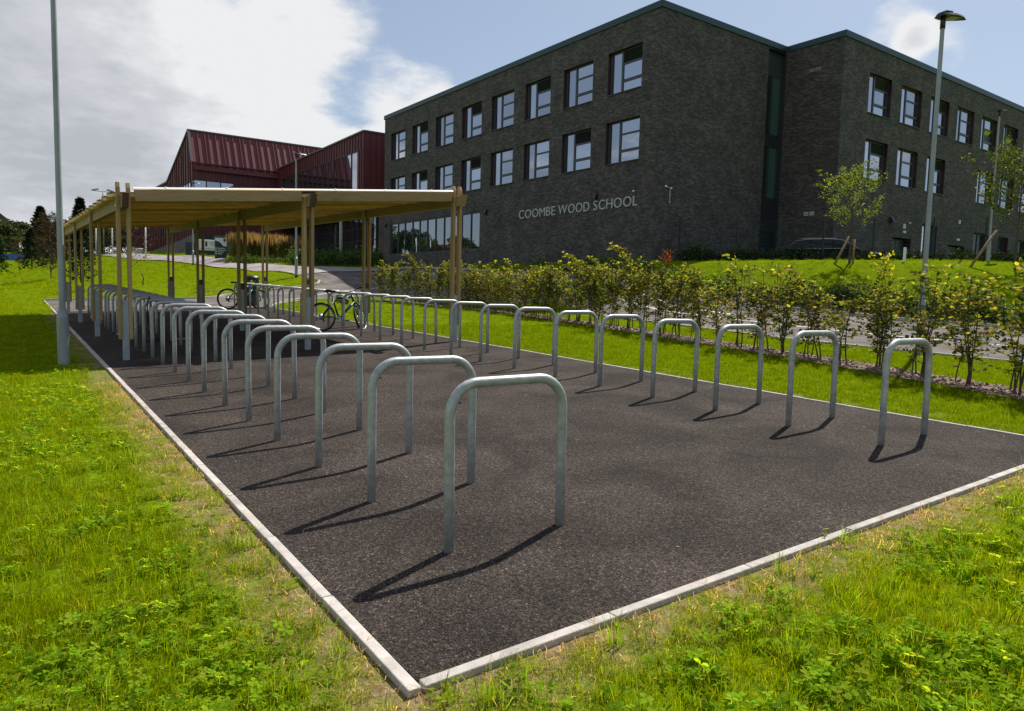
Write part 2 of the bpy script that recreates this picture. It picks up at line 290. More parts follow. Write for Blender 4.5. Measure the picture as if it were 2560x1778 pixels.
# ------------------------------------------------------------------ mesh helpers
class MB:
    def __init__(s): s.v = []; s.f = []; s.uv = []; s.mi = []; s.sm = []
    def face(s, pts, uvs=None, mi=0, sm=False):
        i = len(s.v); s.v += [tuple(p) for p in pts]; s.f.append(tuple(range(i, i+len(pts))))
        s.uv.append(uvs or [(0, 0)]*len(pts)); s.mi.append(mi); s.sm.append(sm)
    def box(s, c, sz, rot=None, mi=0, ax=None):
        c = Vector(c); hx, hy, hz = sz[0]/2, sz[1]/2, sz[2]/2
        rot = rot or Matrix.Identity(3)
        L = ax if ax is not None else max(range(3), key=lambda k: sz[k]); uo = random.random()*40
        P = [Vector((x, y, z)) for x in (-hx, hx) for y in (-hy, hy) for z in (-hz, hz)]
        i0 = len(s.v); s.v += [tuple(c+rot@p) for p in P]
        for q, na in (((0, 1, 3, 2), 0), ((4, 6, 7, 5), 0), ((0, 4, 5, 1), 1), ((2, 3, 7, 6), 1), ((0, 2, 6, 4), 2), ((1, 5, 7, 3), 2)):
            s.f.append(tuple(i0+k for k in q))
            ob = [k for k in range(3) if k != L and k != na] or [(na+1) % 3]
            if na == L: ob2 = [k for k in range(3) if k != L]; s.uv.append([(P[k][ob2[0]]+uo, P[k][ob2[1]]+uo) for k in q])
            else: s.uv.append([(P[k][L]+uo, P[k][ob[0]]+uo+na*.37) for k in q])
            s.mi.append(mi); s.sm.append(False)
    def beam(s, a, b, w, t, up=(0, 0, 1), mi=0):      # box from a to b, w across (side), t along up
        a, b = Vector(a), Vector(b); x = (b-a); l = x.length; x.normalize()
        y = Vector(up).cross(x); y.normalize(); z = x.cross(y)
        s.box((a+b)/2, (l, w, t), Matrix((x, y, z)).transposed(), mi, ax=0)
    def tube(s, pts, r, n=10, mi=0, caps=True, closed=False):
        pts = [Vector(p) for p in pts]; m = len(pts); rr = r if isinstance(r, (list, tuple)) else [r]*m
        ts = []
        for i in range(m):
            a = pts[(i-1) % m] if (closed or i > 0) else pts[i]; b = pts[(i+1) % m] if (closed or i < m-1) else pts[i]
            ts.append((b-a).normalized())
        nrm = ts[0].orthogonal().normalized(); i0 = len(s.v)
        for i in range(m):
            if i: nrm = (nrm-ts[i]*nrm.dot(ts[i])).normalized()
            bi = ts[i].cross(nrm)
            for k in range(n):
                a = 2*math.pi*k/n; s.v.append(tuple(pts[i]+(nrm*math.cos(a)+bi*math.sin(a))*rr[i]))
        for i in range(m if closed else m-1):
            j = (i+1) % m
            for k in range(n):
                k2 = (k+1) % n
                s.f.append((i0+i*n+k, i0+i*n+k2, i0+j*n+k2, i0+j*n+k)); s.uv.append([(0, 0)]*4); s.mi.append(mi); s.sm.append(True)
        if caps and not closed:
            s.f.append(tuple(i0+k for k in reversed(range(n)))); s.uv.append([(0, 0)]*n); s.mi.append(mi); s.sm.append(False)
            s.f.append(tuple(i0+(m-1)*n+k for k in range(n))); s.uv.append([(0, 0)]*n); s.mi.append(mi); s.sm.append(False)
    def lathe(s, prof, c=(0, 0, 0), n=20, mi=0, axis=None):
        c = Vector(c); rot = Vector((0, 0, 1)).rotation_difference(Vector(axis)).to_matrix() if axis else Matrix.Identity(3)
        i0 = len(s.v)
        for r, z in prof:
            for k in range(n):
                a = 2*math.pi*k/n; s.v.append(tuple(c+rot@Vector((r*math.cos(a), r*math.sin(a), z))))
        for i in range(len(prof)-1):
            for k in range(n):
                k2 = (k+1) % n; s.f.append((i0+i*n+k, i0+i*n+k2, i0+(i+1)*n+k2, i0+(i+1)*n+k)); s.uv.append([(0, 0)]*4); s.mi.append(mi); s.sm.append(True)
    def prism(s, poly, y0, y1, mi=0, mtx=None):       # poly in x,z extruded along y
        mtx = mtx or Matrix.Identity(4); n = len(poly)
        A = [tuple(mtx@Vector((x, y0, z))) for x, z in poly]; B = [tuple(mtx@Vector((x, y1, z))) for x, z in poly]
        i0 = len(s.v); s.v += A+B
        s.f.append(tuple(i0+k for k in range(n))); s.uv.append([(x, z) for x, z in poly]); s.mi.append(mi); s.sm.append(False)
        s.f.append(tuple(i0+n+k for k in reversed(range(n)))); s.uv.append([(x, z) for x, z in reversed(poly)]); s.mi.append(mi); s.sm.append(False)
        for k in range(n):
            k2 = (k+1) % n; s.f.append((i0+k2, i0+k, i0+n+k, i0+n+k2)); s.uv.append([(0, 0)]*4); s.mi.append(mi); s.sm.append(False)
    def mesh(s, name, mats):
        me = bpy.data.meshes.new(name); me.from_pydata(s.v, [], s.f)
        for m in (mats if isinstance(mats, (list, tuple)) else [mats]): me.materials.append(m)
        uvl = me.uv_layers.new(name='UVMap'); flat = [c for fu in s.uv for p in fu for c in p[:2]]
        uvl.data.foreach_set('uv', flat)
        me.polygons.foreach_set('material_index', s.mi); me.polygons.foreach_set('use_smooth', s.sm); me.update(); return me
    def build(s, name, mats, parent=None, loc=(0, 0, 0), rz=0, bevel=0):
        o = bpy.data.objects.new(name, s.mesh(name, mats)); COL.objects.link(o); o.location = loc; o.rotation_euler = (0, 0, rz)
        if parent: o.parent = parent
        if bevel:
            b = o.modifiers.new('bevel', 'BEVEL'); b.width = bevel; b.segments = 1; b.limit_method = 'ANGLE'
        return o
def tag(o, label=None, cat=None, group=None, kind=None):
    if label: o['label'] = label
    if cat: o['category'] = cat
    if group: o['group'] = group
    if kind: o['kind'] = kind
    return o
def empty(name, loc, rz=0, label=None, cat=None, group=None, kind=None):
    o = bpy.data.objects.new(name, None); COL.objects.link(o); o.location = loc; o.rotation_euler = (0, 0, rz); o.empty_display_size = .2
    return tag(o, label, cat, group, kind)
def copy_tree(o, parent=None):
    c = o.copy(); COL.objects.link(c); c.parent = parent
    for ch in list(o.children): copy_tree(ch, c)
    return c

# ------------------------------------------------------------------ terrain
GX, GY = .0316, .0205
ctl = []
for x in (-30, -14, -5, 0, 4, 8, 12, 16):
    for y in (-14, -4, 4, 12, 20, 28):
        if not (x == 16 and y >= 20): ctl.append((x, y, 0))
for x in (-14, -5, 0, 3, 6): ctl.append((x, 33.3, 0))
for y in (-14, -4, 4): ctl.append((20.5, y, 0))
absz = [(7.4, 34.7, 1.01), (9.2, 35.8, 1.21), (10.6, 36.4, 1.40), (12.2, 37, 1.59), (13.2, 37.6, 1.80), (12.06, 38.57, 2.1), (12.0, 45.9, 2.44), (11.7, 53.2, 2.77), (11.1, 60.5, 3.17), (9.4, 69.9, 3.63), (7.7, 77.2, 3.99), (6.2, 83.4, 4.28),
 (19.1, 45.5, 2.95), (15.9, 44.7, 2.81), (14.2, 45.2, 2.78), (13.9, 52.6, 3.2), (13.3, 60, 3.68), (12.6, 68.3, 4.17), (10.8, 78.8, 4.46), (16.2, 86, 4.85), (24, 70, 4.1), (15.2, 76, 4.5), (16.9, 57, 3.3),
 (-1.7, 102.7, 2.78), (1.9, 137.6, 5.09), (9.5, 127, 5.69), (1.8, 72.6, 1.77), (3.0, 57.5, 1.46), (3.9, 39.4, 1.32), (-.1, 97.7, 2.55), (1.5, 89.6, 2.61), (7.7, 92, 4.75), (-30, 137, 4.6), (-25, 90, 2.3), (-22, 60, 1.0),
 (22.45, 24.1, 3.0), (25.9, 23.5, 3.28), (25.35, 19.7, 3.19), (25.8, 17.4, 3.16), (26.8, 15.1, 3.14), (27.7, 12.5, 3.09), (28.6, 10.5, 3.06), (29.8, 8.8, 3.03), (31.3, 7.5, 3.04), (28.5, 19.5, 3.18), (31.5, 17.5, 3.2), (34, 13.5, 3.2), (36.5, 10.5, 3.18), (34, 20, 3.22), (40, 18, 3.25), (60, 20, 3.5), (60, 45, 3.6), (30, 35, 3.5), (30, 60, 3.8),
 (21.9, 5.85, .81), (21.3, 7.2, .88), (21.4, 8.8, .95), (21.4, 10.4, 1.07), (21.5, 12.2, 1.19), (21.2, 15.2, 1.30), (21.1, 17.7, 1.42), (22, -4, .60), (30, -4, 2.9), (40, -4, 3.2), (60, 0, 3.4),
 (24.2, 36, 3.25), (24.6, 52, 3.55), (20.8, 25, 1.75), (20.2, 34, 2.15), (17, 31, 1.5), (18, 38, 2.1), (22, 48, 3.2), (25, 30, 3.3),
 (-100, 100, 2.6), (-200, 0, 0), (-90, -90, -3), (100, -100, 1), (200, 50, 4), (200, 200, 8), (0, 250, 10), (-150, 250, 8), (100, 300, 10), (500, 500, 12), (-500, -500, 0), (500, -500, 2), (-500, 500, 10), (0, 600, 12), (0, 175, 7.5), (-40, 170, 7), (30, 160, 7)]
ctl += [(x, y, z-(GX*x+GY*y)) for x, y, z in absz]
ctl = np.array(ctl, float); _n = len(ctl)
def _K(r2): return np.where(r2 > 0, .5*r2*np.log(np.maximum(r2, 1e-12)), 0)
_A = np.zeros((_n+3, _n+3)); _d2 = ((ctl[:, None, :2]-ctl[None, :, :2])**2).sum(-1)
_A[:_n, :_n] = _K(_d2)+np.eye(_n)*.5; _A[:_n, _n] = 1; _A[:_n, _n+1:] = ctl[:, :2]; _A[_n, :_n] = 1; _A[_n+1:, :_n] = ctl[:, :2].T
_W = np.linalg.solve(_A, np.concatenate([ctl[:, 2], [0, 0, 0]]))
def Tn(X, Y):
    X = np.asarray(X, float).ravel(); Y = np.asarray(Y, float).ravel(); out = np.empty(len(X))
    for i in range(0, len(X), 20000):
        x, y = X[i:i+20000], Y[i:i+20000]
        k = _K((x[:, None]-ctl[None, :, 0])**2+(y[:, None]-ctl[None, :, 1])**2)
        out[i:i+20000] = k@_W[:_n]+_W[_n]+_W[_n+1]*x+_W[_n+2]*y+GX*x+GY*y
    return out
def T(x, y): return float(Tn([x], [y])[0])

def curve(pts, n=6):         # Catmull-Rom through 2D points
    out = []; P = [pts[0]]+list(pts)+[pts[-1]]
    for i in range(1, len(P)-2):
        p0, p1, p2, p3 = [Vector(p) for p in P[i-1:i+3]]
        for k in range(n):
            t = k/n; out.append(tuple(.5*((2*p1)+(p2-p0)*t+(2*p0-5*p1+4*p2-p3)*t*t+(-p0+3*p1-3*p2+p3)*t**3)))
    out.append(tuple(pts[-1])); return out
def inpoly(x, y, poly):
    c = np.zeros(len(x), bool); n = len(poly)
    for i in range(n):
        x1, y1 = poly[i][:2]; x2, y2 = poly[i-1][:2]
        if y1 == y2: continue
        c ^= ((y1 > y) != (y2 > y)) & (x < (x2-x1)*(y-y1)/(y2-y1)+x1)
    return c
def drape(name, poly, off, m, step=1.0):
    bm = bmesh.new(); vs = [bm.verts.new((p[0], p[1], 0)) for p in poly]; f = bm.faces.new(vs)
    bmesh.ops.triangulate(bm, faces=bm.faces[:])
    xs = [p[0] for p in poly]; ys = [p[1] for p in poly]
    for ax, lo, hi in ((0, min(xs), max(xs)), (1, min(ys), max(ys))):
        k = math.ceil(lo/step)*step
        while k < hi:
            co = (k, 0, 0) if ax == 0 else (0, k, 0); no = (1, 0, 0) if ax == 0 else (0, 1, 0)
            bmesh.ops.bisect_plane(bm, geom=bm.verts[:]+bm.edges[:]+bm.faces[:], plane_co=co, plane_no=no, dist=1e-5); k += step
    co = np.array([v.co[:] for v in bm.verts]); z = Tn(co[:, 0], co[:, 1])
    for v, zz in zip(bm.verts, z): v.co.z = zz+off
    bmesh.ops.recalc_face_normals(bm, faces=bm.faces[:])
    if sum(f.normal.z for f in bm.faces) < 0: bmesh.ops.reverse_faces(bm, faces=bm.faces[:])
    me = bpy.data.meshes.new(name); bm.to_mesh(me); bm.free(); me.materials.append(m)
    o = bpy.data.objects.new(name, me); COL.objects.link(o); o['kind'] = 'structure'; return o

# plan outlines (metres)
PW = 6.75
PAD = [(0, 0), (PW, 0), (PW, 25.05), (0, 25.05)]
verge_back = curve([(PW+.06, 24.0), (7.25, 26.2), (8.2, 28.5), (9.3, 30.1), (11.1, 31.4), (13.5, 31.3), (15.8, 29.5), (17.6, 26.5), (18.3, 23.5), (17.9, 20.8), (16.9, 18.2), (15.3, 14.2), (14.1, 10.5), (13.5, 6.5), (13.4, 0), (13.4, -16)], 5)
far_edge = curve([(22.2, -16), (22, -4), (21.8, 5.85), (21.3, 8.2), (21.3, 12), (20.9, 17.7), (21.3, 24), (22.2, 32), (23, 40), (23.4, 47)], 5)
bank_edge = curve([(0, 33.75), (5.9, 33.5), (7.4, 34.7), (9.2, 35.8), (10.6, 36.4), (12.2, 36.9), (13.3, 37.5), (13.4, 38.1), (12.8, 38.6)], 6)
ROAD = [(0.0, 25.07)]+[(0, 33.75)]+bank_edge[1:]+[(12.6, 40.5), (14.5, 46.5)]+[(20, 47), (23.4, 47)]+far_edge[::-1]+verge_back[::-1]+[(PW, 25.07)]
PATH = [(12.5, 39.2), (12.15, 45.9), (11.85, 53.2), (11.2, 60.5), (9.5, 69.9), (7.8, 77.2), (6.3, 83.4), (2, 93), (4, 94), (9.4, 82.4), (10.9, 79), (13, 68.3), (13.6, 60), (14.1, 52.8), (15.3, 47.5), (20, 46.2), (23.5, 46), (23.2, 43), (19, 42.5), (15.5, 41.8)]
mulch_c = curve([(8.5, -2.2), (9.15, .2), (9.85, 2.2), (10.5, 4.4), (11.0, 6.4), (11.55, 9.2), (12.25, 12), (13.0, 15), (13.9, 19), (14.45, 23), (14.2, 26.5), (13.0, 29.3)], 5)
def offset_line(c, d):
    out = []
    for i, p in enumerate(c):
        a = Vector(c[max(0, i-1)]); b = Vector(c[min(len(c)-1, i+1)]); t = (b-a).normalized(); out.append((p[0]-t.y*d, p[1]+t.x*d))
    return out
MULCH = offset_line(mulch_c, .42)+offset_line(mulch_c, -.38)[::-1]
shrub_c = curve([(22.9, -6), (22.6, 3), (22.4, 8), (22.3, 12), (21.8, 17.5), (22.3, 24), (23.1, 32)], 5)
SHRUBBED = offset_line(shrub_c, .75)+offset_line(shrub_c, -.75)[::-1]

# ground sheet: fine near, coarse far
def axis_pts(lo, hi, near_lo, near_hi, s):
    a = list(np.arange(near_lo, near_hi+1e-6, s)); d = s*1.25; x = near_hi
    while x < hi: x += d; d *= 1.17; a.append(x)
    d = s*1.25; x = near_lo
    while x > lo: x -= d; d *= 1.17; a.insert(0, x)
    return np.array(a)
gxs = axis_pts(-900, 900, -8, 40, .5); gys = axis_pts(-500, 1200, -8, 62, .5)
XX, YY = np.meshgrid(gxs, gys); ZZ = Tn(XX, YY)
fx, fy = XX.ravel(), YY.ravel()
paved = inpoly(fx, fy, PAD) | inpoly(fx, fy, ROAD) | inpoly(fx, fy, PATH)
pv = paved.reshape(len(gys), len(gxs)); er = pv.copy()
for dy_ in (-1, 0, 1):
    for dx_ in (-1, 0, 1): er &= np.roll(np.roll(pv, dy_, 0), dx_, 1)
ZZ = ZZ-.020-np.where(er.ravel(), .05, 0)
verts = np.stack([fx, fy, ZZ], 1); nx, ny = len(gxs), len(gys)
ii = np.arange(nx*ny).reshape(ny, nx)
quads = np.stack([ii[:-1, :-1], ii[:-1, 1:], ii[1:, 1:], ii[1:, :-1]], -1).reshape(-1, 4)
gm = bpy.data.meshes.new('ground'); gm.from_pydata(verts.tolist(), [], quads.tolist()); gm.materials.append(groundm)
# bare earth: near the kerbs and in the sparse corner of the meadow
def bare(x, y):
    d = np.full(len(x), 9.0)
    d = np.minimum(d, np.where((y > -.4) & (y < 25), np.abs(x+.05), 9)); d = np.minimum(d, np.where((x > -.4) & (x < 9), np.abs(y+.05), 9))
    w = np.clip(.9-d/.42, 0, 1)
    w2 = np.clip(1-np.abs(x-PW-.15)/.22, 0, 1)*((y > 0) & (y < 24))*.6
    w3 = np.clip(1-np.hypot((x-9.0)/3.0, (y-36.6)/.9), 0, 1)*.5
    return np.clip(w+w2+w3, 0, 1)
ca = gm.color_attributes.new('tint', 'FLOAT_COLOR', 'POINT')
bw = bare(fx, fy); ca.data.foreach_set('color', np.stack([bw, bw, bw, np.ones_like(bw)], 1).ravel().astype('f'))
gm.polygons.foreach_set('use_smooth', [True]*len(gm.polygons))
go = bpy.data.objects.new('ground', gm); COL.objects.link(go); tag(go, kind='structure')

pad = drape('bicycle_parking_pad', PAD, 0, asph, 1.0)
road = drape('road', ROAD, .004, asph2, 1.0)
path = drape('footpath', PATH, .05, paving, 1.0)
mulch = drape('mulch_bed', MULCH, .0, soil, .6)
mulch2 = drape('shrub_bed', SHRUBBED, .0, soil, .8)

# kerb stones, each its own piece
def kerb(name, line, w, h, top, seg=.915, gap=.006, m=kerbm, slope=0):
    root = empty(name, (line[0][0], line[0][1], T(*line[0])), kind='structure')
    L = [Vector((p[0], p[1], T(p[0], p[1])+top)) for p in line]
    d = [0]
    for a, b in zip(L, L[1:]): d.append(d[-1]+(b-a).length)
    def at(s):
        for i in range(len(d)-1):
            if s <= d[i+1] or i == len(d)-2: return L[i].lerp(L[i+1], (s-d[i])/max(1e-6, d[i+1]-d[i]))
    n = max(1, round(d[-1]/seg)); sg = d[-1]/n; cache = {}
    for k in range(n):
        a, b = at(k*sg+gap/2), at((k+1)*sg-gap/2); l = (b-a).length
        key = round(l, 3)
        if key not in cache:
            mb = MB(); mb.box((0, 0, -h/2), (l, w, h), ax=0); cache[key] = mb.mesh('kerb_stone', m)
        o = bpy.data.objects.new('kerb_stone', cache[key]); COL.objects.link(o); o.parent = root
        x = (b-a).normalized(); y = Vector((0, 0, 1)).cross(x).normalized(); z = x.cross(y)
        Mx = Matrix((x, y, z)).transposed().to_4x4()
        Mx = Matrix.Rotation(random.uniform(-.004, .004), 4, 'Z')@Mx
        Mx.translation = (a+b)/2+Vector((0, 0, random.uniform(-.003, .002))); o.matrix_local = Matrix.Translation(-root.location)@Mx
        bv = o.modifiers.new('bevel', 'BEVEL'); bv.width = .006; bv.segments = 2
    return root
kerb('edging_kerb', [(-.035, -.06), (-.035, 12), (-.035, 25), (-.035, 33.7)], .055, .15, .010)
kerb('edging_kerb', [(0.0, -.035), (3.4, -.035), (PW+.06, -.035)], .055, .15, .010)
kerb('edging_kerb', [(PW+.03, 0.0), (PW+.03, 12), (PW+.03, 24.2)], .05, .15, .012)
kerb('road_kerb', verge_back[3:], .09, .2, .03)
kerb('road_kerb', far_edge, .12, .25, .09)
kerb('road_kerb', bank_edge, .12, .25, .07)
def stripe(name, c, w, off=.012):
    o = drape(name, offset_line(c, w/2)+offset_line(c, -w/2)[::-1], off, whitep, 1.0); return o
l1 = stripe('road_marking', curve([(15.9, -8), (16.3, 0), (16.56, 3.9), (16.8, 5.1), (17.1, 7.3), (17.55, 9.6), (18.3, 12.6), (19.0, 15.2), (19.7, 19.5), (20.0, 24), (20.6, 30)], 5), .11)
l2 = stripe('road_marking', curve([(2.5, 27.9), (5.5, 29.0), (8.67, 30.7), (11.0, 33.2), (13.43, 35.0), (17.5, 35.4)], 5), .09)
for a, b in (((18.6, 13.2), (19.2, 15.6)), ((19.5, 17.0), (19.9, 19.4))):
    stripe('road_marking', [(a[0]+.8, a[1]), (b[0]+.8, b[1])], .1)

# ------------------------------------------------------------------ cycle stands
def rack_mesh(w=.783, h=.955, r=.0292, br=.18):
    mb = MB(); pts = [(-w/2, 0, -.12), (-w/2, 0, .4), (-w/2, 0, h-r-br)]
    for k in range(1, 9):
        a = math.pi/2*k/8; pts.append((-w/2+br-br*math.cos(a), 0, h-r-br+br*math.sin(a)))
    for k in range(0, 9):
        a = math.pi/2*k/8; pts.append((w/2-br+br*math.sin(a), 0, h-r-br+br*math.cos(a)))
    pts += [(w/2, 0, .4), (w/2, 0, -.12)]
    mb.tube(pts, r, 20)
    mb.lathe([(0, .003), (.006, .003), (.006, -.002)], (-w/2+.05, -.024, h-r-.105), 8, 1, axis=(-.3, -1, .4))
    return mb.mesh('cycle_stand', [galv, black])
rm = rack_mesh()
YA = [1.02, 2.05, 3.06, 4.09, 5.07, 6.02, 7.07, 8.04, 9.02, 9.98, 10.94, 11.93, 12.89, 13.84, 14.78, 15.70, 16.55, 17.42, 18.18, 19.1, 20.0, 20.95, 21.85, 22.77]
YB = [1.0, 1.95, 2.89, 3.85, 4.83, 5.79, 6.82, 7.8, 8.8, 9.8, 10.78, 11.83, 12.84, 13.84, 14.85, 15.9, 16.87, 17.86, 18.9, 19.9, 20.93, 21.92, 22.91, 23.88]
ordn = ['first', 'second', 'third', 'fourth', 'fifth', 'sixth', 'seventh', 'eighth', 'ninth', 'tenth', 'eleventh', 'twelfth', 'thirteenth', 'fourteenth', 'fifteenth', 'sixteenth',
        'seventeenth', 'eighteenth', 'nineteenth', 'twentieth', 'twenty first', 'twenty second', 'twenty third', 'twenty fourth']
spec = {('A', 0): 'nearest galvanised hoop stand, largest in view, casting a long forked shadow near the kerb corner',
        ('A', 11): 'left row hoop stand behind the front shelter post with a black lock hung on it',
        ('A', 23): 'last galvanised hoop of the left row, beside the pale asphalt at the back',
        ('B', 0): 'right row hoop stand nearest the road hedge corner, at the right edge of view',
        ('B', 14): 'right row hoop stand under the shelter that the black and blue bicycle leans on',
        ('B', 23): 'last hoop of the right row that the teal bicycle leans against'}
for row, X, ys in (('A', .721+.393, YA), ('B', 5.248+.385, YB)):
    for i, y in enumerate(ys):
        o = bpy.data.objects.new('cycle_stand', rm); COL.objects.link(o)
        o.location = (X+random.uniform(-.008, .008), y, T(X, y)); o.rotation_euler = (random.uniform(-.008, .008), random.uniform(-.006, .006), random.uniform(-.012, .012))
        where = 'row by the meadow' if row == 'A' else 'row by the hedge'
        tag(o, spec.get((row, i), '%s galvanised steel hoop stand from the front in the %s %s' % (ordn[i], 'left' if row == 'A' else 'right', where)), 'bicycle stand',
            'left row of hoop bicycle stands' if row == 'A' else 'right row of hoop bicycle stands')

# ------------------------------------------------------------------ timber shelter
sh = empty('cycle_shelter', (3.4, 10.9, T(3.4, 10.9)), label='open timber cycle shelter on paired posts with a low boarded roof over the stands', cat='shelter')
inv = -sh.location
def child(mb, name, m, p=None, bevel=0):
    o = mb.build(name, m, sh if p is None else p, bevel=bevel)
    if p is None: o.location = inv
    return o
XS = [.32, 3.36, 6.55]; YS = [10.92, 15.57, 20.12, 24.80]
def roofz(x, y): return 2.83+.0925*(x-.45)+.0205*(y-10.9)       # underside of the roof / top of beams minus board
post_id = 0
for ix, x in enumerate(XS):
    for iy, y in enumerate(YS):
        g = T(x, y); zt = roofz(x, y); front = iy == 0
        mb = MB(); mb.box((x, y, g+.47), (.092, .092, 1.02)); sp = child(mb, 'steel_post', zinc, bevel=.004)
        mb = MB()
        for sx in (-1, 1):
            pass
        for hz in (g+.42, g+.85, zt-.09): mb = MB(); mb.tube([(x-.122, y, hz), (x+.122, y, hz)], .013, 8); child(mb, 'bolt', alloy, sp)
        for sx in (-1, 1):
            outer = ix != 1
            top = zt+.29 if ((outer and (front or iy == 3))) else zt+.06
            xx = x+sx*.0745; mb = MB(); z0 = g+.34
            if outer and front or outer and iy == 3:
                poly = [(-.06, z0), (.06, z0), (.06, top), (-.02, top), (-.06, top-.09)]
                # bevelled top slopes towards the front
                mt = Matrix.Translation((xx, y, 0))@Matrix.Rotation(R(90), 4, 'Z')
                mb.prism([(a, b) for a, b in poly], -.036, .036, 0, mt)
                mb.uv = [[(p[1], p[0]) for p in fu] if len(fu) == 5 else [(0, 0), (.072, 0), (.072, .0), (0, 0)] for fu in mb.uv]
                mb2 = MB(); mb2.box((xx, y, (z0+top-.09)/2), (.057, .12, top-.09-z0)); mb2.uv = [[(v+post_id*3.3, w+post_id) for v, w in fu] for fu in mb2.uv]
                mb2.prism([(.06, top-.09), (.06, top), (-.02, top), (-.06, top-.09)], -.0285, .0285, 0, mt)
                mb = mb2
            else:
                mb.box((xx, y, (z0+top)/2), (.057, .12, top-z0))
            child(mb, 'timber_post', timber, bevel=.005); post_id += 1
        if ix == 1 and iy > 0 or (ix == 1):
            pass
        # packer block above the steel on the middle posts
        if ix >= 1 and iy >= 1:
            mb = MB(); mb.box((x, y, g+1.06), (.091, .10, .15)); child(mb, 'spacer_block', endgrain_gap_shade)
# beams running away from the viewer
for ix, x in enumerate(XS):
    y0, y1 = YS[0]-.22, YS[3]+.25
    n = 3
    for k in range(n):
        a = y0 if k == 0 else YS[k]; b = y1 if k == n-1 else YS[k+1]
        za, zb = roofz(x, a), roofz(x, b)
        mb = MB(); mb.beam((x, a+.002, za-.02), (x, b-.002, zb-.02), .091, .21); child(mb, 'beam', timber, bevel=.004)
    mb = MB(); za = roofz(x, y0)
    mt = Matrix.Translation((x, y0, za-.02))@Matrix.Rotation(R(90), 4, 'Z')
    mb.prism([(-.16, .112), (0, .112), (0, -.112), (-.04, -.112)], -.045, .045, 0, mt); child(mb, 'beam_end', [endgrain_gap_shade if ix < 2 else timber])
# roof boards: overlapping, each tipped a little, running across; one per bay and course
NB = 17; y0, y1 = YS[0]-.07, YS[3]+.16; P_ = (y1-y0)/NB
for k in range(NB):
    yc0, yc1 = y0+k*P_, y0+(k+1)*P_
    for bay in (0, 1):
        xa, xb = (XS[0]-.16, XS[1]) if bay == 0 else (XS[1], XS[2]+.16)
        nb = 2
        for q in range(nb):
            ya = yc0+(yc1-yc0)*q/nb+.03; yb = yc0+(yc1-yc0)*(q+1)/nb-.028+(.0 if q == nb-1 else 0)
            def Z(x, y): return roofz(x, y)+.078+.06*(y-yc0)/P_
            ym = (ya+yb)/2
            a = Vector((xa+.003, ym, Z(xa, ym))); b = Vector((xb-.003, ym, Z(xb, ym)))
            nrm = Vector((0, -.06/P_, 1)).normalized()
            mb = MB(); mb.beam(a, b, (yb-ya), .048, up=nrm); child(mb, 'roof_board', timber_roof_lit)
        mb = MB(); mb.beam((xa+.01, yc1, roofz(xa, yc1)+.172), (xb-.01, yc1, roofz(xb, yc1)+.172), .07, .02); child(mb, 'gap_shade_strip', endgrain_gap_shade)  # dark strip over the gap, painted stand-in for shade between the boards
        mb = MB(); ym = (yc0+yc1)/2; mb.beam((xa+.01, ym, roofz(xa, ym)+.152), (xb-.01, ym, roofz(xb, ym)+.152), .07, .02); child(mb, 'gap_shade_strip', endgrain_gap_shade)
# front fascia boards and pale flashing on top
for bay in (0, 1):
    xa, xb = (XS[0]+.16, XS[1]-.14) if bay == 0 else (XS[1]+.14, XS[2]-.16)
    mb = MB(); yy = YS[0]-.06
    mb.beam((xa, yy, roofz(xa, yy)+.075), (xb, yy, roofz(xb, yy)+.075), .045, .185); child(mb, 'fascia_board', timber, bevel=.003)
    mb = MB(); xa2, xb2 = (XS[0]+.14, XS[1]) if bay == 0 else (XS[1], XS[2]-.13)
    A_ = [(xx_, yy+dy, roofz(xx_, yy)+dz) for xx_ in (xa2, xb2) for dy, dz in ((-.030, .182), (.0, .212), (.09, .212), (.09, .182))]
    for q_ in ((0, 1, 5, 4), (1, 2, 6, 5), (2, 3, 7, 6), (3, 0, 4, 7), (0, 3, 2, 1), (4, 5, 6, 7)): mb.face([A_[i_] for i_ in q_])
    fl = child(mb, 'flashing', mat('flashing_%d' % bay, (.85, .83, .80), .6))
    for k in range(3):
        xx = xa2+(xb2-xa2)*(k+.5)/3; mb = MB(); mb.lathe([(0, .016), (.018, .012), (.028, 0)], (xx, yy+.01, roofz(xx, yy)+.206), 10); b_ = child(mb, 'fixing', whitem, fl)
        b_.location = (0, 0, 0)

# ------------------------------------------------------------------ brick school building
school = empty('school_building', (25.963, 24.076, 0), R(.878), label='three storey dark brick school block with rows of square windows and blank corner', cat='school building')
def wall(name, A, du, n, u1, z0, z1, openings, m, parent, u0=0, depth=.3, rmat=reveal, uvo=0):
    A = Vector((*A, 0)); du = Vector((*du, 0)); n = Vector((*n, 0)); mb = MB()
    P = lambda u, z, d=0: A+du*u-n*d+Vector((0, 0, z))
    flip = du.cross(Vector((0, 0, 1))).dot(n) < 0
    def q(pts, uv, mi=0):
        if flip: pts, uv = pts[::-1], uv[::-1]
        mb.face(pts, uv, mi)
    us = sorted({u0, u1, *[o[0] for o in openings], *[o[1] for o in openings]})
    for a, b in zip(us, us[1:]):
        zs = [z0]
        for o in sorted([o for o in openings if o[0] <= a+1e-6 and o[1] >= b-1e-6], key=lambda o: o[2]): zs += [o[2], o[3]]
        zs.append(z1)
        for k in range(0, len(zs), 2):
            za, zb = zs[k], zs[k+1]
            if zb-za > 1e-4: q([P(a, za), P(b, za), P(b, zb), P(a, zb)], [(a+uvo, za), (b+uvo, za), (b+uvo, zb), (a+uvo, zb)])
    for (a, b, c, d) in openings:
        for (x, y) in (((a, c), (a, d)), ((b, d), (b, c)), ((a, d), (b, d)), ((b, c), (a, c))):
            q([P(*x), P(*x, depth), P(*y, depth), P(*y)][::1], [(0, 0)]*4, 1)
    o = mb.build(name, [m, rmat], parent); return o
W_, H_ = 2.54, 2.235
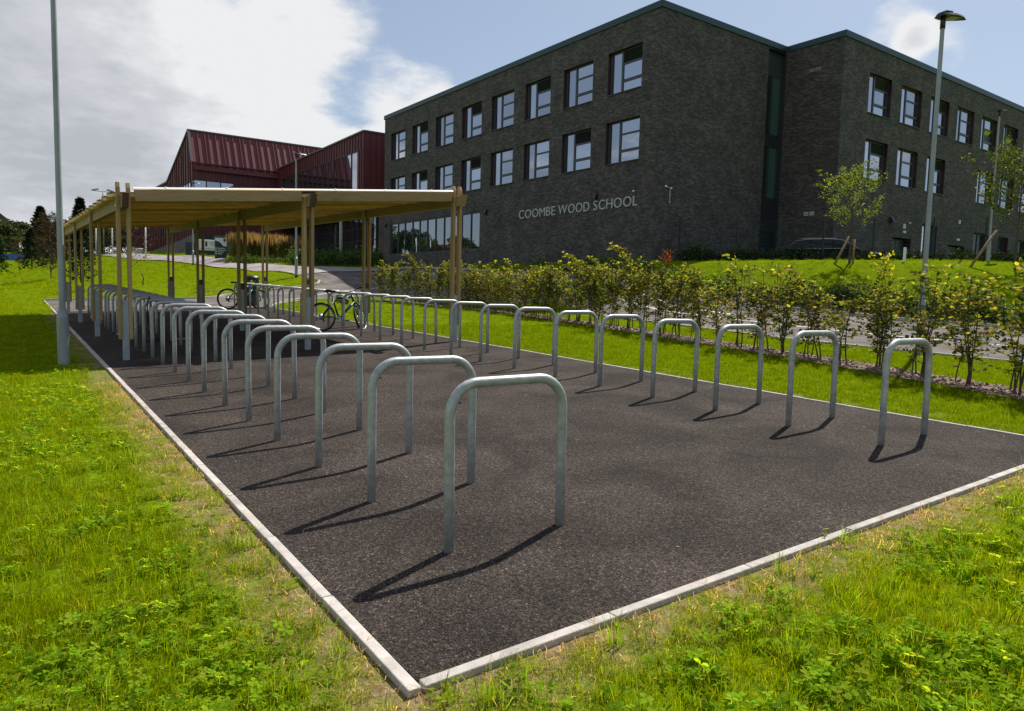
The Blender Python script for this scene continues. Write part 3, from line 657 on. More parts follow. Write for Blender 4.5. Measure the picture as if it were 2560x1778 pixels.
def window_proto(louvre=False, opened=False):
    dp = .20
    def bars(L):
        mb = MB()
        for (x0, x1, z0, z1, d0, d1) in L: mb.box(((x0+x1)/2, (d0+d1)/2, (z0+z1)/2), (x1-x0, d1-d0, z1-z0))
        return mb
    L = [(0.002, .07, .002, H_-.002, dp, dp+.07), (W_-.07, W_-.002, .002, H_-.002, dp, dp+.07), (.07, W_-.07, .002, .075, dp, dp+.07), (.07, W_-.07, H_-.07, H_-.002, dp, dp+.07),
         (.86, .99, .075, H_-.07, dp-.01, dp+.07), (.99, W_-.07, .56, .70, dp-.015, dp+.07), (.99, W_-.07, 1.47, 1.56, dp-.005, dp+.07)]
    fr = bars(L).build('window', framem, None)
    mb = MB(); mb.box((W_/2, .13, -.02), (W_+.02, .40, .035)); mb.build('sill', framem, fr)
    def pane(x0, x1, z0, z1): mb = MB(); mb.box(((x0+x1)/2, dp+.045, (z0+z1)/2), (x1-x0, .02, z1-z0)); mb.build('pane', glass, fr)
    pane(.07, .86, .075, H_-.07); pane(.99, W_-.07, .075, .56)
    if opened:
        s = MB(); hw = W_-.07-.99; hh = .77
        for (c, sz) in (((.99+hw/2, 0, -.03), (hw, .05, .06)), ((.99+hw/2, 0, -hh+.03), (hw, .05, .06)), ((1.02, 0, -hh/2), (.06, .05, hh-.12)), ((W_-.10, 0, -hh/2), (.06, .05, hh-.12))): s.box(c, sz)
        sash = s.build('opened_sash', framem, fr, loc=(0, dp-.03, 1.47)); sash.rotation_euler = (R(24), 0, 0)
        s2 = MB(); s2.box((.99+hw/2, 0, -hh/2), (hw-.12, .02, hh-.12)); p_ = s2.build('pane', glass, fr, loc=(0, dp-.03, 1.47)); p_.rotation_euler = (R(24), 0, 0)
        s3 = MB(); s3.box((.99+hw/2, dp+.10, 1.08), (hw, .02, .8)); s3.build('dark_opening', louvrem, fr)
    else: pane(.99, W_-.07, .70, 1.47)
    if louvre:
        mb = MB()
        for k in range(12):
            z = 1.56+.61*(k+.5)/12
            mb.box((.99+(W_-1.06)/2, dp+.02, z), (W_-1.06, .055, .012), Matrix.Rotation(R(-40), 3, 'X'))
        mb.box((.99+(W_-1.06)/2, dp+.062, 1.86), (W_-1.06, .012, .61))
        mb.build('louvre', louvrem, fr)
    else: pane(.99, W_-.07, 1.56, H_-.07)
    return fr
wp = {k: window_proto(*k) for k in ((False, False), (True, False), (False, True), (True, True))}
wp_used = set()
def place_window(kind, loc, rz):
    w = wp[kind] if kind not in wp_used else copy_tree(wp[kind], school)
    wp_used.add(kind); w.parent = school; w.location = loc; w.rotation_euler = (0, 0, rz)
F1s = [1.24+3.765*k for k in range(8)]              # right edges (s) from the near corner
ops1 = []
for k, s in enumerate(F1s):
    for z, lv in ((12.36, (k % 2 == 0)), (8.66, k in (1, 4, 6))):
        ops1.append((s, s+W_, z, z+H_)); place_window((lv, False), (0, s+W_, z), R(-90))
ops1.append((16.28, 30.15, 4.49, 7.11))
F1L = 31.36
wall('wall', (0, 0), (0, 1), (-1, 0), F1L, .8, 15.98, ops1, brick, school)
wall('wall', (0, 0), (1, 0), (0, -1), 8.95, .8, 15.98, [], brick, school, uvo=3.3)
wall('wall', (10.67, 0), (0, -1), (-1, 0), 3.59, .8, 15.98, [], brick, school, uvo=1.1)
ops4 = []; opened = {(4, 1): (False, True), (5, 1): (True, True)}
for k in range(10):
    u = 2.75+3.765*k
    ops4.append((u, u+W_, 12.36, 12.36+H_)); place_window(opened.get((k, 1), (k % 2 == 0 and k < 4 or k in (7, 9), False)), (10.67+u, -3.59, 12.36), 0)
    if k != 3:
        ops4.append((u, u+W_, 8.66, 8.66+H_)); place_window((k in (0, 2, 6), False), (10.67+u, -3.59, 8.66), 0)
doors4 = [(6.6, 8.9, 3.0, 5.52), (10.3, 12.35, 3.6, 6.59), (14.08, 16.65, 3.0, 5.5), (17.93, 20.5, 3.6, 6.57), (22.1, 23.9, 3.6, 6.55), (25.4, 27.9, 3.6, 6.55)]
ops4 += doors4
wall('wall', (10.67, -3.59), (1, 0), (0, -1), 40, .8, 15.98, ops4, brick, school, depth=.36, uvo=7.7)
for mb_args in (((0, F1L), (1, 0), (0, 1), 18), ((18, F1L), (0, -1), (1, 0), F1L-14), ((18, 14), (1, 0), (0, 1), 32.67), ((50.67, 14), (0, -1), (1, 0), 17.59)):
    wall('wall', mb_args[0], mb_args[1], mb_args[2], mb_args[3], .8, 15.98, [], brick, school)
mb = MB()
mb.face([(0.02, .02, 15.9), (10.69, .02, 15.9), (10.69, -3.57, 15.9), (50.65, -3.57, 15.9), (50.65, 13.98, 15.9), (17.98, 13.98, 15.9), (17.98, F1L-.02, 15.9), (.02, F1L-.02, 15.9)])
mb.build('roof', louvrem, school)
# coping round the top
cp = [(0, F1L), (0, 0), (10.67, 0), (10.67, -3.59), (50.67, -3.59), (50.67, 14), (18, 14), (18, F1L)]
mb = MB()
for i in range(len(cp)):
    a, b = Vector((*cp[i], 16.13)), Vector((*cp[(i+1) % len(cp)], 16.13)); d = (b-a).normalized(); nrm = Vector((d.y, -d.x, 0))
    sgn = {3: 1}.get(i, 1); out = -nrm
    mb.beam(a-d*.06-out*-.0, b+d*.06, .14+.001*i, .32+.002*i)
mb.build('coping', coping, school)
# glazed slot between the two brick blocks
def panel(name, x0, x1, y, z0, z1, m, t=.04): mb = MB(); mb.box(((x0+x1)/2, y, (z0+z1)/2), (x1-x0, t, z1-z0)); return mb.build(name, m, school)
panel('spandrel', 8.98, 10.64, .30, 14.5, 15.97, framem); panel('spandrel', 8.98, 10.64, .30, 10.45, 11.2, louvrem); panel('spandrel', 8.98, 10.64, .30, 5.5, 7.5, louvrem)
for z0, z1 in ((11.22, 14.48), (7.52, 10.43)):
    gf = MB()
    for xa, xb in ((8.98, 9.06), (9.70, 9.84), (10.52, 10.64)): gf.box(((xa+xb)/2, .27, (z0+z1)/2), (xb-xa, .06, z1-z0))
    fr = gf.build('slot_window', framem, school)
    for xa, xb, mm in ((9.06, 9.70, glassD), (9.84, 10.52, glass_mat('green_glass', (.045, .105, .090), .10))):
        mb = MB(); mb.box(((xa+xb)/2, .30, (z0+z1)/2), (xb-xa, .02, z1-z0)); mb.build('pane', mm, fr)
dr = panel('door', 9.1, 10.5, .30, 2.6, 5.45, doorm)
mb = MB(); mb.box((9.75, .26, 4.3), (.03, .05, .5)); mb.build('handle', alloy, dr)
for x in (8.955, 10.665): panel('slot_side', x-.012, x+.012, .18, .8, 15.97, louvrem, .34)
mb = MB(); mb.box((9.81, .17, 15.93), (1.70, .32, .09)); mb.build('slot_head', louvrem, school)
# long ground floor window
mull = [28.84, 27.61, 26.27, 25.09, 23.84, 22.56, 21.26, 20.03, 18.78, 17.51]
edges = [30.15]+mull+[16.28]
mb = MB()
for s in edges: mb.box((.10, min(30.11, max(16.32, s)), 5.80), (.09, .07, 2.60))
mb.box((.10, 23.215, 4.535), (.085, 13.85, .08)); mb.box((.10, 23.215, 7.065), (.085, 13.85, .08))
rw = mb.build('window', framem, school)
for a, b in zip(edges, edges[1:]):
    mb = MB(); mb.box((.13, (a+b)/2, 5.8), (.02, abs(a-b)-.07, 2.45)); mb.build('pane', glass_mat('ribbon_glass', (.014, .02, .018), .45) if a == 30.15 else MATS['ribbon_glass'], rw)
MATS['ribbon_glass'] = bpy.data.materials['ribbon_glass'] if 'ribbon_glass' in bpy.data.materials else glass
# ground floor openings on the right wing
for i, (a, b, c, d) in enumerate(doors4):
    if i in (0, 2):
        for q in (0, 1):
            x0 = 10.67+a+(b-a)*q/2+.03; x1 = 10.67+a+(b-a)*(q+1)/2-.03
            p_ = panel('door', x0, x1, -3.59+.4, c, d-.05, doorm)
            mb = MB(); mb.box((x1-.12 if q == 0 else x0+.12, -3.59+.36, 4.3), (.03, .05, .4)); mb.build('handle', alloy, p_)
    else:
        fr = MB(); y = -3.59+.3
        for xa in (a+.05, (a+b)/2, b-.05): fr.box((10.67+xa, y, (c+d)/2), (.08, .08, d-c-.01))
        for zz in (c+.05, d-.05, c+1.0): fr.box((10.67+(a+b)/2, y, zz), (b-a-.01, .07, .07))
        f_o = fr.build('window', framem, school)
        for xa, xb in ((a+.09, (a+b)/2-.04), ((a+b)/2+.04, b-.09)):
            for za, zb in ((c+.09, c+.96), (c+1.04, d-.09)):
                mb = MB(); mb.box((10.67+(xa+xb)/2, y+.02, (za+zb)/2), (xb-xa, .02, zb-za)); mb.build('pane', glass if i == 1 else glassD, f_o)
# movement joints in the brickwork
mb = MB()
for s in (8.15, .95): mb.box((-.001, s, 6.0 if s > 1 else 5.5), (.004, .022, 5.2))
mb.box((10.67+16.6, -3.591, 9.8), (.022, .004, 2.2)); mb.box((10.67+15.3, -3.591, 10.9), (2.6, .004, .02))
for a, b, t in ((4.9, 9.9, 6.45), (12.9, 17.1, 6.3)):
    mb.box((10.67+(a+b)/2, -3.591, t), (b-a, .004, .02)); mb.box((10.67+b, -3.591, (t+3)/2), (.02, .004, t-3))
mb.box((10.67+8, -3.591, 7.75), (9, .004, .018)); mb.build('movement_joint', louvrem, school)
# wall fittings
def wall_light(s, z):
    mb = MB(); mb.prism([(-.02, -.16), (-.02, .16), (-.12, .16), (-.24, -.10), (-.24, -.16)], s-.09, s+.09); o = mb.build('wall_light', black, school, loc=(0, 0, z)); return o
for s, z in ((15.42, 7.0), (30.9, 7.06), (4.35, 7.0)): wall_light(s, z)
mb = MB(); mb.prism([(-.02, -.16), (-.02, .16), (-.12, .16), (-.28, -.10), (-.28, -.16)], -.14, .14); o = mb.build('wall_light', black, school, loc=(10.67+6.15, -3.6, 6.5)); o.rotation_euler = (0, 0, R(90))
def dome_cam(x, y, z, nx, ny):
    mb = MB(); mb.lathe([(.0, 0), (.055, .0), (.06, .06), (.045, .09), (0, .10)], (x+nx*.10, y+ny*.10, z+.03), 12, 0, axis=(0, 0, -1)); mb.tube([(x, y, z+.02), (x+nx*.10, y+ny*.10, z+.02)], .02, 8); mb.build('security_camera', whitem, school)
dome_cam(0, 1.4, 7.02, -1, 0); dome_cam(.72, 0, 7.2, 0, -1); dome_cam(1.12, 0, 7.14, 0, -1)
mb = MB(); mb.tube([(.74, -.03, 7.22), (1.12, -.03, 7.13)], .018, 6); mb.tube([(1.12, -.03, 7.13), (1.12, -.03, 6.45)], .016, 6); mb.lathe([(0, 0), (.03, 0), (.03, .06), (0, .06)], (1.12, -.04, 6.40), 8); mb.build('cable_conduit', whitem, school)
for (x, z) in ((8.45, 6.5),): dome_cam(10.67+x, -3.59, z, 0, -1)
for (x, z, w, h) in ((7.9, 5.9, .26, .14), (15.4, 5.9, .26, .14), (15.42, 7.1, .12, .3), (7.85, 6.25, .16, .3)):
    mb = MB(); mb.box((10.67+x, -3.64, z), (w, .09, h)); mb.build('emergency_light', whitem, school)
def grille(y0, y1, z0, z1):
    mb = MB(); mb.box((10.655, (y0+y1)/2, (z0+z1)/2), (.02, abs(y1-y0), z1-z0), mi=0)
    for k in range(4): mb.box((10.64, y0+(y1-y0)*(k+.5)/4, (z0+z1)/2), (.012, .03, (z1-z0)*.7), mi=1)
    mb.build('wall_vent', [whitem if z0 < 10 else mat('pale_grille', (.30, .27, .25), .7), louvrem], school)
grille(-1.5, -1.85, 14.48, 14.66); grille(-1.9, -2.25, 14.48, 14.66); grille(-1.7, -1.98, 6.38, 6.58); grille(-2.06, -2.34, 6.38, 6.58)

# the school's name in metal letters
sign = empty('school_name_sign', (25.963, 24.076, 0), R(.878), label='pale metal letters reading COOMBE WOOD SCHOOL fixed to dark brick', cat='sign')
def text_mesh(ch, size=1.0, extrude=.03):
    cu = bpy.data.curves.new('letter', 'FONT'); cu.body = ch; cu.size = size; cu.extrude = extrude; cu.resolution_u = 4
    to = bpy.data.objects.new('tmp', cu); COL.objects.link(to); bpy.context.view_layer.update()
    me = bpy.data.meshes.new_from_object(to.evaluated_get(bpy.context.evaluated_depsgraph_get()))
    bpy.data.objects.remove(to); bpy.data.curves.remove(cu); return me
lm = {}
def letters(word, sL, sR, z0, hcap):
    ms = []
    for ch in word:
        if ch not in lm: lm[ch] = text_mesh(ch)
        me = lm[ch]; xs = [v.co.x for v in me.vertices]; ys = [v.co.y for v in me.vertices]; ms.append((me, min(xs), max(xs), min(ys), max(ys)))
    capH = max(m[4] for m in ms if True); gap = .16; tot = sum(m[2]-m[1] for m in ms)+gap*(len(ms)-1)*.75
    sx = (sL-sR)/tot; sy = hcap/.73; x = 0
    for me, x0, x1, y0, y1 in ms:
        m2 = me.copy(); m2.materials.clear(); m2.materials.append(letterm)
        for v in m2.vertices:
            X = (v.co.x-x0)*sx+x*sx; Y = v.co.y*sy
            v.co = (-.035+v.co.z, sL-X, z0+Y)
        m2.flip_normals() if hasattr(m2, 'flip_normals') else None
        o = bpy.data.objects.new('letter', m2); COL.objects.link(o); o.parent = sign
        x += (x1-x0)+gap*.75
letters('COOMBE', 11.6, 7.95, 6.25, .56); letters('WOOD', 7.66, 4.88, 6.25, .56); letters('SCHOOL', 4.54, 1.13, 6.25, .56)

# ------------------------------------------------------------------ red clad buildings
hall = empty('sports_hall', (15, 80, T(15, 80)-.5), label='dark red metal clad hall with steep ribbed roof above a grey brick plinth', cat='hall building')
hinv = -hall.location
def hb(mb, name, m, p=hall): o = mb.build(name, m, p); o.location = -p.location if p.type == 'EMPTY' else (0, 0, 0); return o
XE = 38; yR, zR, zE = 81.75, 17.95, 14.35
def clip_panel(poly, a, b):            # clip polygon (u,z) to a<=u<=b
    def clip(P, f):
        out = []
        for i in range(len(P)):
            p, q = P[i-1], P[i]; fp, fq = f(p), f(q)
            if (fp >= 0) != (fq >= 0): t = fp/(fp-fq); out.append((p[0]+(q[0]-p[0])*t, p[1]+(q[1]-p[1])*t))
            if fq >= 0: out.append(q)
        return out
    P = clip(poly, lambda p: p[0]-a); return clip(P, lambda p: b-p[0]) if P else []
def clad(poly, toW, nrm, step, m, parent, uv0, seam=.05, jit=None, sw=.05):
    us = [p[0] for p in poly]; u = min(us); k = 0; nrm = Vector(nrm)
    while u < max(us)-1e-3:
        w = step[k % len(step)]; k += 1; b = min(u+w, max(us)); P = clip_panel(poly, u+.004, b)
        if len(P) >= 3:
            mb = MB(); Q = [toW(*p) for p in P]; mb.face(Q, [(p[0], p[1]) for p in P]); mb.face([q-nrm*.03 for q in reversed(Q)])
            S = clip_panel(poly, u+.004, u+.004+sw)
            if len(S) >= 3:
                A = [toW(*p) for p in S]; B = [a_+nrm*seam for a_ in A]; mb.face(B)
                for i in range(len(A)): mb.face([A[i-1], A[i], B[i], B[i-1]])
            hb(mb, 'cladding_panel', m, parent)
        u = b
base = T(15, 80)-1.5
# front wall (faces the camera side), with the corner window cut out by splitting
fw = lambda u, z: Vector((u, 80, z)); gw = lambda u, z: Vector((15, u, z))
clad([(15, 12.62), (XE, 12.62), (XE, 14.2), (15, 14.2)], fw, (0, -1, 0), [.56], redm, hall, 0)
clad([(19.15, 6.95), (XE, 6.95), (XE, 12.60), (19.15, 12.60)], fw, (0, -1, 0), [.56], redm, hall, 0)
clad([(15, 6.95), (19.15, 6.95), (19.15, 9.5), (15, 9.5)], fw, (0, -1, 0), [.56], redm, hall, 0)
clad([(80, 12.5), (130, 12.5), (130, 14.7), (107, 14.1), (94.6, 13.9), (yR, zR), (80, zE)], gw, (-1, 0, 0), [1.25, 1.1, 1.4], redm, hall, 0, seam=.12, sw=.16)
clad([(86.8, 6.6), (107, 6.1), (130, 5.6), (130, 12.48), (86.8, 12.48)], gw, (-1, 0, 0), [1.25, 1.1, 1.4], redm, hall, 0, seam=.12, sw=.16)
clad([(80, 6.95), (86.8, 6.6), (86.8, 9.5), (80, 9.5)], gw, (-1, 0, 0), [1.25], redm, hall, 0, seam=.12, sw=.16)
ry = yR-80; rz_ = zR-zE
rw_ = lambda u, v: Vector((u, 80+ry*v-.02, zE+rz_*v))
clad([(15, 0), (XE, 0), (XE, 1), (15, 1)], rw_, (0, -rz_/math.hypot(ry, rz_), ry/math.hypot(ry, rz_)), [.72, .72, .38], redroof, hall, 0, seam=.09, sw=.07)
clad([(15, -.2), (XE, -.2), (XE, -.03), (15, -.03)], rw_, (0, -rz_/math.hypot(ry, rz_), ry/math.hypot(ry, rz_)), [.36], redroof, hall, 0, seam=.05, sw=.05)
mb = MB(); mb.beam((15, 79.86, zE+.02), (XE, 79.86, zE+.02), .16, .13); mb.beam((15, 79.9, zE-.32), (XE, 79.9, zE-.32), .10, .09); hb(mb, 'gutter', redroof)
mb = MB(); mb.beam((14.9, yR, zR+.06), (XE, yR, zR+.06), .22, .16)
for a, b in (((yR, zR), (94.6, 13.9)), ((94.6, 13.9), (107, 14.1)), ((107, 14.1), (130, 14.7)), ((80, zE), (yR, zR))): mb.beam((14.9, a[0], a[1]+.09), (14.9, b[0], b[1]+.09), .2, .17)
hb(mb, 'verge_trim', mat('grey_trim', (.10, .085, .085), .5))
mb = MB()
mb.face([(14.98, 80, base), (14.98, 80, 6.95), (14.98, 107, 6.1), (14.98, 130, 5.6), (14.98, 130, base)], [(0, 0), (0, 6.95), (27, 6.1), (50, 5.6), (50, 0)])
mb.face([(14.98, 79.98, base), (XE, 79.98, base), (XE, 79.98, 6.95), (14.98, 79.98, 6.95)], [(0, 0), (23, 0), (23, 6.95), (0, 6.95)]); hb(mb, 'plinth', brick2)
mb = MB(); mb.face([(15, yR, zR), (XE, yR, zR), (XE, 94.6, 13.9), (15, 94.6, 13.9)]); mb.face([(15, 94.6, 13.9), (XE, 94.6, 13.9), (XE, 130, 14.7), (15, 130, 14.7)]); mb.face([(XE, 80, base), (XE, 130, base), (XE, 130, 14.7), (XE, 94.6, 13.9), (XE, yR, zR), (XE, 80, zE)]); hb(mb, 'roof', redroof)
mb = MB()
for x in (15.04, 16.3, 17.75, 19.1): mb.box((x, 80.0, 11.06), (.10, .10, 3.1))
for y in (81.3, 82.7, 84.0, 85.4, 86.75): mb.box((15.0, y, 11.0), (.10, .10, 3.0))
mb.box((17.1, 80.0, 9.53), (4.2, .09, .07)); mb.box((15.0, 83.4, 9.53), (.09, 6.8, .07)); cwin = hb(mb, 'corner_window', louvrem)
for a, b in ((15.09, 16.25), (16.35, 17.7), (17.8, 19.05)): mb = MB(); mb.box(((a+b)/2, 80.03, 11.06), (b-a, .03, 3.0)); o = mb.build('pane', glass, cwin)
for a, b in ((80.1, 81.25), (81.35, 82.65), (82.75, 83.95), (84.05, 85.35), (85.45, 86.7)): mb = MB(); mb.box((15.03, (a+b)/2, 11.0), (.03, b-a, 2.95)); mb.build('pane', glass_mat('pale_glass', (.05, .055, .06), .8) if a == 80.1 else bpy.data.materials['pale_glass'], cwin)
mb = MB(); mb.box((14.96, 98.6, 8.4), (.08, 1.3, 2.0)); o = hb(mb, 'side_window', framem); mb = MB(); mb.box((14.93, 98.6, 8.4), (.06, 1.1, 1.8)); mb.build('pane', glassD, o)
mb = MB(); mb.lathe([(0, .1), (.16, .08), (.2, 0)], (21.4, 79.9, 6.1), 16, axis=(0, -1, 0)); hb(mb, 'bulkhead_light', whitem)
mb = MB(); mb.box((23.4, 79.9, 6.1), (.16, .1, .16)); hb(mb, 'wall_light', whitem)
mb = MB(); mb.box((16.0, 79.94, 5.4), (1.7, .05, 3.2)); hb(mb, 'service_door', louvrem)

blk = empty('entrance_block', (23.74, 55.7, T(23.74, 55.7)), label='dark red clad upper storey overhanging the glazed school entrance', cat='entrance building')
bx, by0, by1, sof = 23.74, 55.75, 79.9, 8.2
bw_ = lambda u, z: Vector((bx, u, z)); bf = lambda u, z: Vector((u, by0, z))
WY0, WY1, WZ0, WZ1 = 57.1, 78.3, 9.9, 13.42
zt = lambda y: 14.82-.008*(y-by0)
clad([(by0, WZ1), (by1, WZ1), (by1, zt(by1)), (by0, zt(by0))], bw_, (-1, 0, 0), [.62], redm, blk, 0, seam=.07, sw=.07)
clad([(by0, sof), (by1, sof), (by1, WZ0), (by0, WZ0)], bw_, (-1, 0, 0), [.62], redm, blk, 0, seam=.07, sw=.07)
clad([(by0, WZ0+.01), (WY0, WZ0+.01), (WY0, WZ1-.01), (by0, WZ1-.01)], bw_, (-1, 0, 0), [.45], redm, blk, 0, seam=.07, sw=.07)
clad([(WY1, WZ0+.01), (by1, WZ0+.01), (by1, WZ1-.01), (WY1, WZ1-.01)], bw_, (-1, 0, 0), [.62], redm, blk, 0, seam=.07, sw=.07)
clad([(bx, sof), (30, sof), (30, 14.82), (bx, 14.82)], bf, (0, -1, 0), [.55], redm, blk, 0, seam=.05)
mb = MB(); mb.beam((bx-.04, by0, 14.86), (bx-.04, by1, 14.66), .2, .13); mb.beam((bx, by0-.03, 14.87), (30, by0-.03, 14.87), .18, .12); hb(mb, 'coping', MATS['grey_trim'], blk)
mb = MB(); mb.face([(bx, by0, 14.7), (36, by0, 14.7), (36, by1, 14.6), (bx, by1, 14.6)]); mb.face([(bx, by0, sof), (bx, by1, sof), (36, by1, sof), (36, by0, sof)]); mb.face([(36, by0, 3), (36, by1, 3), (36, by1, 14.6), (36, by0, 14.7)]); hb(mb, 'roof', louvrem, blk)
mb = MB(); n = 15
ys_ = [WY0+(WY1-WY0)*k/n for k in range(n+1)]
for y in ys_: mb.box((bx+.02, y, (WZ0+WZ1)/2), (.1, .08, WZ1-WZ0-.02))
for z in (WZ0+.05, WZ1-.05): mb.box((bx+.02, (WY0+WY1)/2, z), (.09, WY1-WY0, .08))
bwn = hb(mb, 'ribbon_window', louvrem, blk)
for a, b in zip(ys_, ys_[1:]): mb = MB(); mb.box((bx+.04, (a+b)/2, (WZ0+WZ1)/2), (.02, b-a-.08, WZ1-WZ0-.14)); mb.build('pane', glass, bwn)
gx0 = 25.2; zb = 2.6
mb = MB(); n = 18; yy_ = [by0+.6+(by1-by0-.6)*k/n for k in range(n+1)]
for y in yy_: mb.box((gx0, y, (zb+sof)/2), (.12, .07, sof-zb-.02))
for z in (5.9, 7.0, sof-.08, 3.6): mb.box((gx0, (by0+.6+by1)/2, z), (.10, by1-by0-.6, .07))
cw = hb(mb, 'curtain_wall', louvrem, blk)
for a, b in zip(yy_, yy_[1:]): mb = MB(); mb.box((gx0+.03, (a+b)/2, (zb+sof)/2), (.02, b-a-.07, sof-zb-.1)); mb.build('pane', glass2, cw)
mb = MB(); xs_ = [bx+.1, 24.9, 25.9]
for x in (25.3, 26.3, 27.3): mb.box((x, by0+.5, (zb+sof)/2), (.07, .1, sof-zb-.02))
cw2 = hb(mb, 'curtain_wall', louvrem, blk)
for a, b in ((25.34, 26.26), (26.34, 27.26)): mb = MB(); mb.box(((a+b)/2, by0+.53, (zb+sof)/2), (b-a, .02, sof-zb-.1)); mb.build('pane', glass, cw2)
for (x, y) in ((24.0, 61.5), (24.0, 69.5)):
    mb = MB(); mb.tube([(x, y, T(x, y)-.2), (x, y, sof)], .16, 14); hb(mb, 'column', mat('pale_column', (.35, .33, .30), .6), blk)

k_ = 1.0745                # the red buildings are a little larger and stand a little further back than first drawn
for o_, L_ in ((hall, (16.21, 86.13)), (blk, (25.60, 60.03))):
    o_.scale = (k_,)*3; o_.location = (L_[0], L_[1], 1.4776+(o_.location.z-1.4776)*k_)
# ------------------------------------------------------------------ lamp posts
def lamp(loc, h, label, rb=.084, rp=.047, rt=.036, sec=.72, head_az=0, foot=None):
    x, y = loc; root = empty('lamp_post', (x, y, T(x, y)), label=label, cat='lamp post', group='galvanised lamp posts with flat heads')
    mb = MB(); mb.lathe([(rb, -.3), (rb, sec)], n=24); mb.lathe([(rb, sec), (rp*1.06, sec+.15), (rp, sec+.15)], n=24); mb.lathe([(rp, sec+.15), (rt, h-.1)], n=20)
    for z in (h*.45,): mb.lathe([(rp*.92, z-.02), (rp*.93, z), (rp*.9, z+.02)], n=20)
    mb.build('pole', galv_lamp, root)
    mb = MB(); mb.box((rb*.82*math.cos(R(-40)), rb*.82*math.sin(R(-40)), sec*.55), (.04, .065, sec*.62), Matrix.Rotation(R(-40), 3, 'Z')); mb.build('service_door', galv_lamp, root, bevel=.004)
    hd = bpy.data.objects.new('lamp_head', None)
    mb = MB(); L_, Wd = .78, .15
    out = [(-.14, .06), (-.10, .12), (.05, Wd), (.22, .165), (.45, .10), (.62, .02), (.62, -.02), (.45, -.10), (.22, -.165), (.05, -Wd), (-.10, -.12), (-.14, -.06)]
    top = [(px*.9+.01, py*.7) for px, py in out]
    zb_, zt_ = 0, .055; i0 = len(mb.v)
    mb.face([(px, py, zb_) for px, py in reversed(out)]); mb.face([(px, py, zt_) for px, py in top])
    for i in range(len(out)):
        a, b = out[i-1], out[i]; c, d = top[i-1], top[i]; mb.face([(*a, zb_), (*b, zb_), (*d, zt_), (*c, zt_)])
    for k in range(5): mb.box((-.02+k*.04, 0, .075), (.012, .18, .04))
    ho = mb.build('lamp_head', darkmetal, root, loc=(0, 0, h), rz=head_az); ho.rotation_euler = (0, R(-4), head_az)
    mb = MB(); mb.box((.24, 0, -.004), (.26, .17, .012)); mb.build('diffuser', mat('lamp_glass', (.30, .29, .20), .2), ho)
    mb = MB(); mb.tube([(0, 0, h-.22), (0, 0, h+.02)], rt*1.25, 14); mb.build('collar', darkmetal, root)
    if foot: mb = MB(); mb.lathe([(rb+.004, -.1), (rb+.004, .12)], n=20); mb.build('foot_band', black, root)
    return root
lamp((-.55, 11.01), 8.2, 'tall galvanised lamp post rising out of view beside the left kerb of the pad', head_az=R(20), rt=.034)
lamp((13.55, 4.66), 6.42, 'galvanised lamp post with flat head behind the hedge at the road edge', rb=.07, rp=.047, rt=.038, sec=.9, head_az=R(-12))
lamp((34.0, 11.7), 6.62, 'lamp post on the upper lawn beside the staked tree, in front of the right wing', rb=.085, rp=.048, rt=.038, sec=.95, head_az=R(-5))
lamp((12.3, 38.7), 6.9, 'lamp post at the foot of the paved path, seen above the shelter roof', rb=.082, rp=.056, rt=.042, sec=1.0, head_az=R(0), foot=True)
lamp((11.06, 60.48), 6.5, 'distant lamp post by the path in front of the red hall corner', rb=.082, rp=.056, rt=.042, sec=1.0, head_az=R(0), foot=True)
def mast(x, y, h, label, heads=0, r=.09):
    root = empty('floodlight_mast' if heads else 'lighting_column', (x, y, T(x, y)), label=label, cat='floodlight' if heads else 'lamp post', group=None if heads else 'thin distant columns beyond the meadow')
    mb = MB(); mb.tube([(0, 0, -.2), (0, 0, h)], [r, r*.6], 10); mb.build('pole', whitem if not heads else galv_lamp, root)
    if heads:
        mb = MB(); mb.beam((-.9, 0, h), (.9, 0, h), .06, .06); mb.build('crossarm', galv_lamp, root)
        for sx in (-1, 1): mb = MB(); mb.box((sx*.75, 0, h+.15), (.7, .5, .12), Matrix.Rotation(R(15*sx), 3, 'Y')); mb.build('floodlight', galv_lamp, root)
mast(7.8, 92.2, 7.1, 'twin headed floodlight mast above the far trees left of the shelter', 2)
mast(6.6, 87.3, 4.3, 'white column left of the floodlight mast seen between shelter posts'); mast(7.6, 82.2, 4.0, 'pale thin column right of the floodlight mast'); mast(8.0, 81.5, 3.9, 'pale thin column closest to the copper tree'); mast(9.66, 74.9, 3.6, 'short pale column beside white railings near the red hall')
# railings near the hall
rl = empty('white_railing', (8.9, 75, T(8.9, 75)), label='small white railing at the path edge near the red hall', cat='railing')
for k in range(8): mb = MB(); mb.tube([(k*.12-.4, 0, 0), (k*.12-.4, 0, .95)], .014, 6); mb.build('baluster', whitem, rl)
mb = MB(); mb.tube([(-.5, 0, .95), (.55, 0, .95)], .022, 8); mb.build('handrail', whitem, rl)

# ------------------------------------------------------------------ signs by the hall
ws = empty('welcome_sign', (13.75, 67.0, T(13.75, 67)), R(0), label='wide white school notice board on a dark fence, with a dark crest', cat='notice board')
mb = MB(); mb.box((0, 0, .95), (2.0, .06, .95)); mb.build('board', whitem, ws, bevel=.02)
for sx in (-.8, .8): mb = MB(); mb.box((sx, .08, .55), (.08, .08, 1.3)); mb.build('post', darkmetal, ws)
mb = MB(); mb.box((-.30, -.035, 1.05), (.16, .01, .42)); mb.build('crest', darkmetal, ws)
for k in range(4): mb = MB(); mb.box((.33, -.034, 1.23-.09*k), (.8-.12*k, .008, .03)); mb.build('text_line', mat('grey_text', (.25, .27, .3), .6) if k == 0 else MATS['grey_text'], ws)
mb = MB(); mb.box((.0, -.034, .62), (1.7, .008, .05)); mb.build('text_line', MATS['grey_text'], ws)
df = tag(MB().build('x', darkmetal), kind=None); bpy.data.objects.remove(df)
